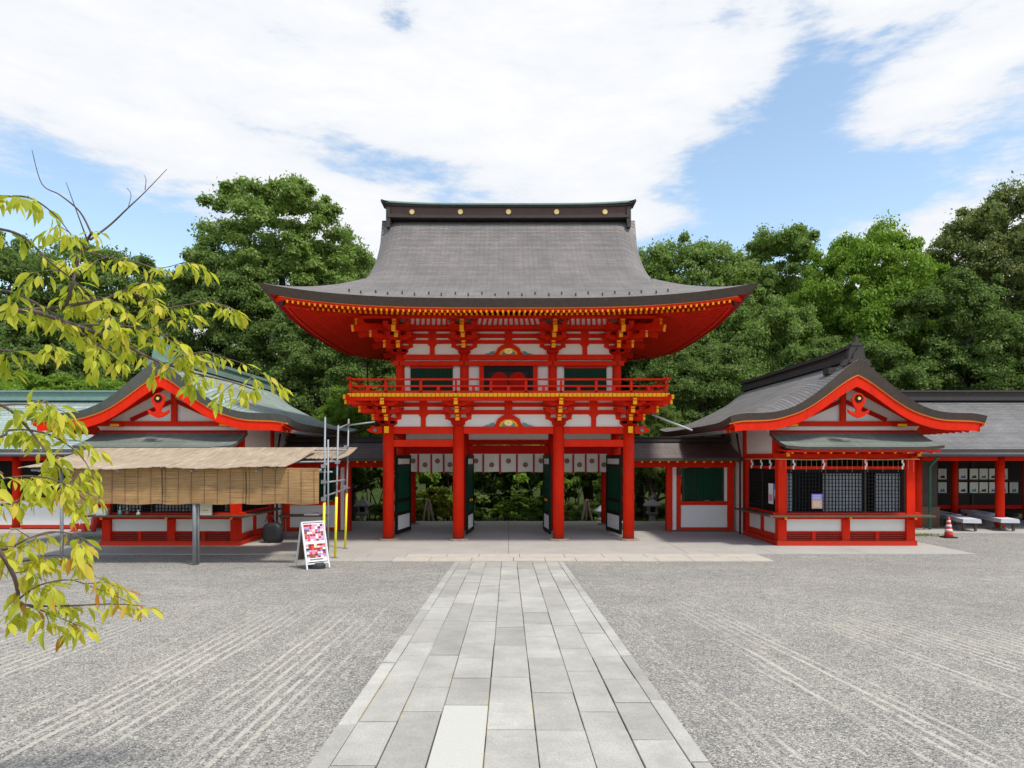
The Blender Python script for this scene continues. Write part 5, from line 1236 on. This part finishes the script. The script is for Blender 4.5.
def make_tree(idx, x, y, rw, top, base, mat, label, group='trees rising behind the shrine buildings', leafy_low=False, name='broadleaf_tree', cat='tree', yaw=None):
    """crown half width rw, crown from base height to top"""
    me, C = CV[idx]; g = gz(y)
    zs = [c[2] for c in C]; zhi, zlo = max(zs) + .55, min(zs) - .4; xh = max(math.hypot(c[0], c[1]) for c in C) + .3
    hz = (top - base) / (zhi - zlo); sxy = rw / xh * 1.06; zc_ = top - zhi * hz
    t = thing(name, (x, y, g), label, cat, group)
    o = bpy.data.objects.new('crown', me); COL.objects.link(o); o.parent = t; o.location = (0, 0, zc_ - g); o.scale = (sxy, sxy, hz); o.rotation_euler = (0, 0, yaw if yaw is not None else random.uniform(0, 6.28))
    o.material_slots[0].link = 'OBJECT'; o.material_slots[0].material = MATS[mat]
    r_ = random.Random(idx * 31 + int(x * 7)); m = MB(); rt = .05 * rw + .10
    zm = base + (top - base) * .45
    P = [(x + r_.uniform(-.2, .2) * k, y + r_.uniform(-.2, .2) * k, g - .2 + (zm - g) * k / 4) for k in range(5)]
    m.tube(P, [rt * 1.25, rt, rt * .9, rt * .75, rt * .5], 9, 'bark')
    for k in range(7):
        a = k * .9 + r_.uniform(0, .5); s0 = P[2 + k % 3]; L_ = rw * r_.uniform(.45, .65); up = (top - base) * r_.uniform(.05, .24)
        m.tube([s0, (s0[0] + math.cos(a) * L_ * .5, s0[1] + math.sin(a) * L_ * .5, s0[2] + up * .6), (s0[0] + math.cos(a) * L_, s0[1] + math.sin(a) * L_, s0[2] + up)], [rt * .5, rt * .3, rt * .08], 6, 'bark')
    m.build('trunk', t)
    return t
def at(px, py, Y): return ((px - 508.5) * Y / 683, 2.5 - (py - 458) * Y / 683)
def T(idx, px, hw, ptop, pbase, Y, mat, label, **k):
    X, zt_ = at(px, ptop, Y); zb_ = 2.5 - (pbase - 458) * Y / 683
    make_tree(idx, X, Y, hw * Y / 683, zt_, zb_, mat, label, **k)
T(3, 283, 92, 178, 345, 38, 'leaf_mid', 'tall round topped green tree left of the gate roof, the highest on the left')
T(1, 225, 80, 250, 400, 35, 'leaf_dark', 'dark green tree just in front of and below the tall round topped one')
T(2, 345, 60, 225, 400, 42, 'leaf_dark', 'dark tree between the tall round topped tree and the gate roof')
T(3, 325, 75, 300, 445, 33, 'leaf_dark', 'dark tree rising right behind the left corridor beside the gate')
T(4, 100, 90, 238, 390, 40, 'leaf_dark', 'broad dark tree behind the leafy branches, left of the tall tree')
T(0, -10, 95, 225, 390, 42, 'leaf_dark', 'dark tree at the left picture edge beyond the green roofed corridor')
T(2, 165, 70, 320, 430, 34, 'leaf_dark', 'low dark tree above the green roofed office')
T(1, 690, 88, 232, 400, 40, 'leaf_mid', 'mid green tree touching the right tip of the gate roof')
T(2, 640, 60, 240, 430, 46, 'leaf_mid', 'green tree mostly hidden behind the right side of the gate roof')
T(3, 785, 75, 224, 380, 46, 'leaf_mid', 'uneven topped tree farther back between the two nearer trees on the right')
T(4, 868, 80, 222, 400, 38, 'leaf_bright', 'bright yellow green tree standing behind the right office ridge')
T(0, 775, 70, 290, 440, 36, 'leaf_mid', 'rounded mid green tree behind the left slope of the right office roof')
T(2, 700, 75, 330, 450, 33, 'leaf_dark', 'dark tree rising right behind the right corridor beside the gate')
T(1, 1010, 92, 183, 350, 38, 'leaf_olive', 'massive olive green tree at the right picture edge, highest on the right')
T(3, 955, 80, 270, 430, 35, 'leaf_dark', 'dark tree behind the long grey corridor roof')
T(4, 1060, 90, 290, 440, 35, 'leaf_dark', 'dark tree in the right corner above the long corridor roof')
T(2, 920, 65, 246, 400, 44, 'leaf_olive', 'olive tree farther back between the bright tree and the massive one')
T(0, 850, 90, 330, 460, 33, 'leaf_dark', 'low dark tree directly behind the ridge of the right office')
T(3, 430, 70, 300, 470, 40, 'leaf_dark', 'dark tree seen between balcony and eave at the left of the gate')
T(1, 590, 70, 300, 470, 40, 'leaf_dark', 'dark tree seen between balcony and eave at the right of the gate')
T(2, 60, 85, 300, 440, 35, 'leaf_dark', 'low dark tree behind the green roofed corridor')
for k, (px, pt, lb) in enumerate(((40, 372, 'clipped bright hedge tree above the left corridor ridge, outer one'), (110, 378, 'clipped bright hedge tree above the left corridor ridge, inner one'))):
    T(4, px, 60, pt, 440, 30.5, 'leaf_bright', lb, name='shrub_tree', cat='tree')
T(0, 352, 44, 378, 470, 29.5, 'leaf_bright', 'light green maple behind the corridor left of the gate', name='maple_tree')
T(1, 655, 34, 388, 490, 30, 'leaf_mid', 'light green maple behind the corridor right of the gate', name='maple_tree')
# dense row of trees further behind, closing the gaps
k = 0
for px in range(-80, 1130, 78):
    lb = 'dark woodland tree in the far back row, number %d counted from the left' % (k + 1)
    lb = ['back row woodland tree, far left', ] and lb
    k += 1
FARL = ['beyond the left picture edge', 'above the left corridor roof', 'behind the outermost hedge tree', 'above the left office gable', 'above the left office ridge', 'left of the gate eave tip', 'under the left gate eave', 'behind the left balcony end',
        'behind the gate middle', 'behind the right balcony end', 'under the right gate eave', 'behind the back slope of the right office', 'above the right office ornament', 'right of the right office gable', 'above the long grey corridor', 'beyond the right picture edge']
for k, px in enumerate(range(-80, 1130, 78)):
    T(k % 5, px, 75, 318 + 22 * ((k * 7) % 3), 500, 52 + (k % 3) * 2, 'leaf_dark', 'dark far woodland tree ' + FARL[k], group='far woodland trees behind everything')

# shrubs seen through the gate
SV = []
for sd_ in range(3):
    C, Q = crown(300 + sd_, 1.5, 1.2, 60, 260, .09, low=-.2); SV.append(leaf_mesh('foliage', C, Q, 260, .10, 50 + sd_, 'leaf_mid', aspect=1.8))
def shrub(idx, x, y, z, sx_, sz, mat, label):
    t = thing('shrub', (x, y, gz(y)), label, 'shrub', 'shrubs beyond the gate')
    o = bpy.data.objects.new('foliage', SV[idx]); COL.objects.link(o); o.parent = t; o.location = (0, 0, z - gz(y)); o.scale = (sx_, sx_, sz); o.rotation_euler = (0, 0, random.uniform(0, 6))
    o.material_slots[0].link = 'OBJECT'; o.material_slots[0].material = MATS[mat]
    m = MB()
    for k in range(4):
        a = k * 1.6; m.tube([(x, y, gz(y) - .05), (x + .25 * math.cos(a) * sx_, y + .25 * math.sin(a) * sx_, (gz(y) + z) / 2), (x + .6 * math.cos(a) * sx_, y + .6 * math.sin(a) * sx_, z + .3)], [.05, .035, .012], 6, 'bark')
    m.build('stems', t)
SH = [(-3.3, 30.4, .0, 1.0, .9, 'leaf_yellow', 'yellow green shrub beyond the left opening of the gate'), (-4.6, 33.0, 1.6, 1.5, 1.9, 'leaf_bright', 'bright green shrub beyond the left outer column'),
      (-3.0, 34.0, 1.8, 1.4, 1.8, 'leaf_bright', 'tall light green shrub behind the left propping poles'), (-1.3, 33.5, 2.0, 1.3, 1.6, 'leaf_mid', 'leafy shrub at the left of the middle opening'),
      (.9, 31.0, -.1, 1.1, .7, 'leaf_bright', 'low bright shrub in the middle opening of the gate'), (1.7, 33.0, 1.5, 1.5, 1.7, 'leaf_bright', 'tall light shrub at the right of the middle opening'),
      (3.3, 33.0, 1.3, 1.3, 1.8, 'leaf_mid', 'green shrub beyond the right opening of the gate'), (4.9, 34.0, 1.6, 1.5, 1.8, 'leaf_bright', 'green shrub beyond the right outer column'),
      (6.6, 33.0, 1.3, 1.4, 1.8, 'leaf_mid', 'shrub behind the stone lantern right of the gate'), (-6.8, 33.2, 1.3, 1.5, 1.8, 'leaf_mid', 'shrub behind the stone lantern left of the gate'),
      (2.5, 30.8, -.4, .8, .7, 'leaf_mid', 'small low shrub near the right propping poles'), (-4.9, 30.6, -.3, .9, .8, 'leaf_mid', 'small low shrub near the left outer column'),
      (15.5, 31.2, .3, 1.3, 1.2, 'leaf_bright', 'bright shrub behind the right corridor'), (19.0, 31.8, .5, 1.6, 1.4, 'leaf_mid', 'green shrub behind the picture rack'),
      (-2.2, 31.6, -.3, 1.1, .9, 'leaf_mid', 'low green shrub between the yellow green shrub and the middle opening'), (-.6, 36.5, -.2, 1.5, 1.0, 'leaf_dark', 'dark low shrub at the left of the middle opening'), (4.4, 31.3, -.3, 1.0, .9, 'leaf_mid', 'low green shrub right of the right propping poles')]
for i, s_ in enumerate(SH): shrub(i % 3, *s_)
for k, (x, y) in enumerate(((-3.0, 36.5), (0.0, 40), (3.2, 37.5), (6.5, 36.5), (-6.5, 36.5))):
    shrub(k % 3, x, y, 1.6, 2.2, 2.8, 'leaf_dark', 'dark tall shrub ' + ['behind the left gate opening', 'deep behind the middle gate opening', 'behind the right gate opening', 'far behind the right corridor opening', 'far behind the left corridor opening'][k])

# small weeds by the edge of the right pavement
m = MB(); r_ = random.Random(8)
for k in range(420):
    x, y = r_.choice(((r_.gauss(13.4, .35), r_.gauss(22.2, .15)), (r_.gauss(-12.9, .5), r_.gauss(21.5, .3)))); a = r_.uniform(0, 6.28); h = r_.uniform(.03, .09); g = -.02
    dx, dy = math.cos(a) * .012, math.sin(a) * .012; lx, ly = r_.uniform(-.03, .03), r_.uniform(-.03, .03)
    m.poly([(x - dx, y - dy, g), (x + dx, y + dy, g), (x + lx, y + ly, g + h)], 'leaf_bright')
m.build('weeds', kind='stuff', label='sparse green weeds at the pavement edge', category='weeds')

# ------------------------------------------------------------------ CHERRY TREE, branches reaching in from the left
ct = thing('cherry_tree', (-5.6, 2.4, gz(2.4)), 'cherry tree with drooping yellow green leaves reaching in from the left', 'tree')
def cp(px, py, Y): x, z = at(px, py, Y); return Vector((x, Y, z))
root = Vector((-5.6, 2.4, gz(2.4)))
m = MB(); m.tube([root + Vector((0, 0, -.1)), root + Vector((.05, .05, .9)), root + Vector((.2, .1, 1.7)), root + Vector((.35, .2, 2.6)), root + Vector((.3, .3, 3.8)), root + Vector((.5, .2, 4.8))], [.20, .16, .14, .11, .07, .03], 12, 'cherry_bark'); m.build('trunk', ct)
def smooth(P, n=6):
    out = []
    for i in range(len(P) - 1):
        p0, p1, p2, p3 = P[max(i - 1, 0)], P[i], P[i + 1], P[min(i + 2, len(P) - 1)]
        for k in range(n):
            t_ = k / n; out.append(.5 * ((2 * p1) + (p2 - p0) * t_ + (2 * p0 - 5 * p1 + 4 * p2 - p3) * t_ * t_ + (3 * p1 - p0 - 3 * p2 + p3) * t_ ** 3))
    out.append(P[-1]); return out
# (points px,py ; depth start, end ; start radius, end radius ; leaf spacing or 0, leaf side density)
TW = [
 ([(-60, 505), (20, 495), (70, 492), (110, 500), (160, 510), (235, 470)], 0, 0, 0, 0, 0),
]
BR = [  # woody boughs: points, depth0, depth1, r0, r1, leafy?
 ([(-150, 330), (-60, 318), (0, 312), (30, 310), (66, 306), (110, 298)], 3.3, 3.4, .020, .006, .5),
 ([(30, 310), (75, 325), (120, 342), (150, 358), (190, 372), (232, 382), (255, 390)], 3.3, 3.7, .011, .003, 1),
 ([(66, 306), (72, 285), (80, 255), (92, 232)], 3.35, 3.3, .009, .006, .3),
 ([(92, 235), (80, 212), (60, 195), (42, 184), (32, 150)], 3.3, 3.1, .005, .0012, .0),
 ([(88, 242), (78, 215), (66, 182)], 3.3, 3.2, .004, .0012, 0),
 ([(90, 240), (110, 225), (128, 208), (145, 192), (167, 169)], 3.3, 3.3, .0055, .0012, 0),
 ([(128, 208), (131, 195), (127, 188)], 3.3, 3.3, .002, .001, 0),
 ([(145, 190), (146, 180), (144, 175)], 3.3, 3.3, .002, .001, 0),
 ([(82, 250), (110, 258), (135, 262), (160, 268), (185, 262)], 3.35, 3.5, .005, .0015, 1),
 ([(-80, 215), (-20, 226), (20, 235), (50, 262), (85, 290), (112, 318)], 3.0, 3.2, .008, .002, .7),
 ([(-60, 190), (0, 196), (30, 198), (55, 215), (72, 236)], 2.9, 3.1, .006, .002, .9),
 ([(70, 306), (100, 300), (130, 292), (155, 308), (185, 305), (212, 302), (238, 312)], 3.4, 3.6, .007, .0015, 1),
 ([(110, 298), (135, 285), (150, 282)], 3.4, 3.5, .003, .001, 1),
 ([(75, 325), (110, 325), (150, 330), (178, 345), (205, 358)], 3.35, 3.6, .006, .002, 1),
 ([(150, 330), (165, 320), (190, 315)], 3.5, 3.6, .003, .001, 1),
 ([(170, 365), (200, 352), (225, 358), (245, 365), (252, 378)], 3.6, 3.7, .004, .001, 1),
 ([(-80, 285), (0, 290), (30, 300), (60, 318), (95, 342), (120, 362)], 3.1, 3.3, .007, .002, .7),
 ([(-60, 345), (0, 350), (30, 352), (58, 350)], 3.1, 3.2, .006, .0015, 1),
 ([(-60, 395), (0, 405), (25, 425), (45, 450), (62, 470), (75, 480)], 2.9, 3.0, .008, .002, .9),
 ([(0, 405), (30, 405), (50, 415), (60, 425)], 2.9, 3.0, .004, .001, 1),
 ([(-40, 440), (10, 430), (40, 432), (60, 440), (80, 455), (90, 470)], 3.0, 3.1, .006, .0015, 1),
 ([(28, 420), (40, 400), (55, 412), (70, 420)], 3.0, 3.1, .004, .001, 1),
 ([(-60, 500), (0, 505), (25, 498), (45, 492), (68, 498), (80, 510)], 2.8, 2.9, .007, .0015, 1),
 ([(-60, 545), (0, 550), (25, 540), (50, 532), (75, 535), (85, 545)], 2.8, 2.9, .007, .0015, 1),
 ([(-80, 470), (-10, 540), (12, 572), (18, 592), (22, 604), (60, 606), (110, 604), (145, 606)], 2.7, 2.9, .011, .0015, .8),
 ([(20, 598), (40, 585), (70, 580), (100, 590), (130, 602)], 2.8, 2.9, .004, .001, 1),
 ([(22, 604), (15, 612), (5, 618)], 2.8, 2.8, .003, .001, 1),
 ([(22, 604), (45, 612), (70, 622), (85, 628)], 2.8, 2.85, .003, .001, .9),
 ([(-40, 470), (0, 478), (30, 476), (60, 482), (85, 500)], 2.85, 2.95, .006, .0015, 1),
 ([(-40, 570), (0, 565), (30, 560), (55, 555), (80, 560)], 2.8, 2.85, .005, .0015, 1),
]
bm_ = MB(); leaves = []; r_ = random.Random(21)
for pts, d0, d1, r0, r1, lf in BR:
    n = len(pts); P = []
    for i, p in enumerate(pts): P.append(cp(p[0], p[1], d0 + (d1 - d0) * i / (n - 1) + (r_.uniform(-.06, .06) if 0 < i < n - 1 else 0)))
    if pts[0][0] <= -40:   # bough continues off to the trunk
        tgt = root + Vector((.3, .15, max(1.0, min(3.6, P[0].z - root.z - .3)))); P = [tgt, (tgt + P[0]) / 2 + Vector((0, 0, .12))] + P; rad0 = r0 * 2.4; extra = 2
    else: extra = 0
    S = smooth(P, 6); m_ = len(S); 
    rad = []
    for i in range(m_):
        f = i / (m_ - 1); cut = extra * 6 / (m_ - 1) if extra else 0
        rad.append(r0 * 2.4 + (r0 - r0 * 2.4) * f / cut if (extra and f < cut) else r0 + (r1 - r0) * (f - cut) / (1 - cut))
    bm_.tube(S, rad, 7, 'cherry_bark')
    if lf:
        acc = 0
        for i in range(extra * 6, m_ - 1):
            a, b2 = S[i], S[i + 1]; L_ = (b2 - a).length; acc += L_ * lf; dd = (b2 - a).normalized()
            while acc > .048:
                acc -= .048 * r_.uniform(.7, 1.4); p = a.lerp(b2, r_.random())
                if r_.random() < .34:      # a short side twig carrying several clusters
                    az = r_.uniform(0, 6.28); tl = r_.uniform(.06, .19); q1_ = p + (dd * .5 + Vector((math.cos(az), math.sin(az), r_.uniform(-.3, .5)))).normalized() * tl * .55
                    q2_ = q1_ + (dd * .5 + Vector((math.cos(az), math.sin(az), -.55))).normalized() * tl * .5; bm_.tube([p, q1_, q2_], [.0022, .0016, .0009], 5, 'cherry_bark')
                    for cc, n_ in ((p.lerp(q1_, .6), 2), (q1_, 4), (q1_.lerp(q2_, .5), 3), (q2_, 6)):
                        for k in range(n_): leaves.append((cc, (q2_ - q1_).normalized(), r_.uniform(.7, 1.15)))
                else:
                    for k in range(r_.choice((2, 3, 4, 5, 6))): leaves.append((p, dd, r_.uniform(.6, 1.15)))
        for k in range(8): leaves.append((S[-1] + Vector((r_.gauss(0, .006), r_.gauss(0, .006), r_.gauss(0, .006))), (S[-1] - S[-2]).normalized(), r_.uniform(.7, 1.0)))
bm_.build('branch', ct)
def add_leaf(m, p, d, s_):
    L_ = .070 * s_ * r_.uniform(.6, 1.3); W = L_ * r_.uniform(.27, .42)
    side = r_.choice((-1, 1)); az = r_.uniform(0, 6.28)
    dr = (d * r_.uniform(-.1, .8) + Vector((math.cos(az), math.sin(az), 0)) * r_.uniform(.2, 1.0) + Vector((0, 0, -r_.uniform(.15, 1.2)))).normalized()
    st = p + dr * .02 + Vector((math.cos(az), math.sin(az), .1)) * .010
    s2 = dr.cross(Vector((r_.gauss(0, .5), r_.gauss(0, .5), 1))).normalized()
    if s2.length < .1: s2 = Vector((1, 0, 0))
    nrm = s2.cross(dr).normalized(); curl = r_.uniform(-.08, .42); fold = r_.uniform(.08, .42)
    rows = []
    for t_, w_ in ((0, .03), (.15, .55), (.38, 1.0), (.62, .88), (.82, .48), (1.0, .0)):
        c = st + dr * (L_ * t_) - nrm * (curl * L_ * t_ * t_) ; hw = W / 2 * w_
        if w_ == 0: rows.append([m.pt(c)])
        else: rows.append([m.pt(c - s2 * hw + nrm * (hw * fold * 2)), m.pt(c), m.pt(c + s2 * hw + nrm * (hw * fold * 2))])
    for A, B in zip(rows, rows[1:]):
        if len(B) == 3:
            m.face([A[0], A[1], B[1], B[0]], 'leaf_cherry', True); m.face([A[1], A[2], B[2], B[1]], 'leaf_cherry', True)
        else: m.face([A[0], A[1], B[0]], 'leaf_cherry', True); m.face([A[1], A[2], B[0]], 'leaf_cherry', True)
    # thin leaf stalk
    q0 = m.pt(p); q1 = m.pt(p + s2 * .0015); q2 = m.pt(st + s2 * .0015); q3 = m.pt(st); m.face([q0, q1, q2, q3], 'leaf_cherry')
m = MB()
for p, d, s_ in leaves: add_leaf(m, p, d, s_)
print('cherry leaves', len(leaves))
m.build('foliage', ct)
# limb set on the hidden side so that the tree is whole
print('objects', len(bpy.data.objects))
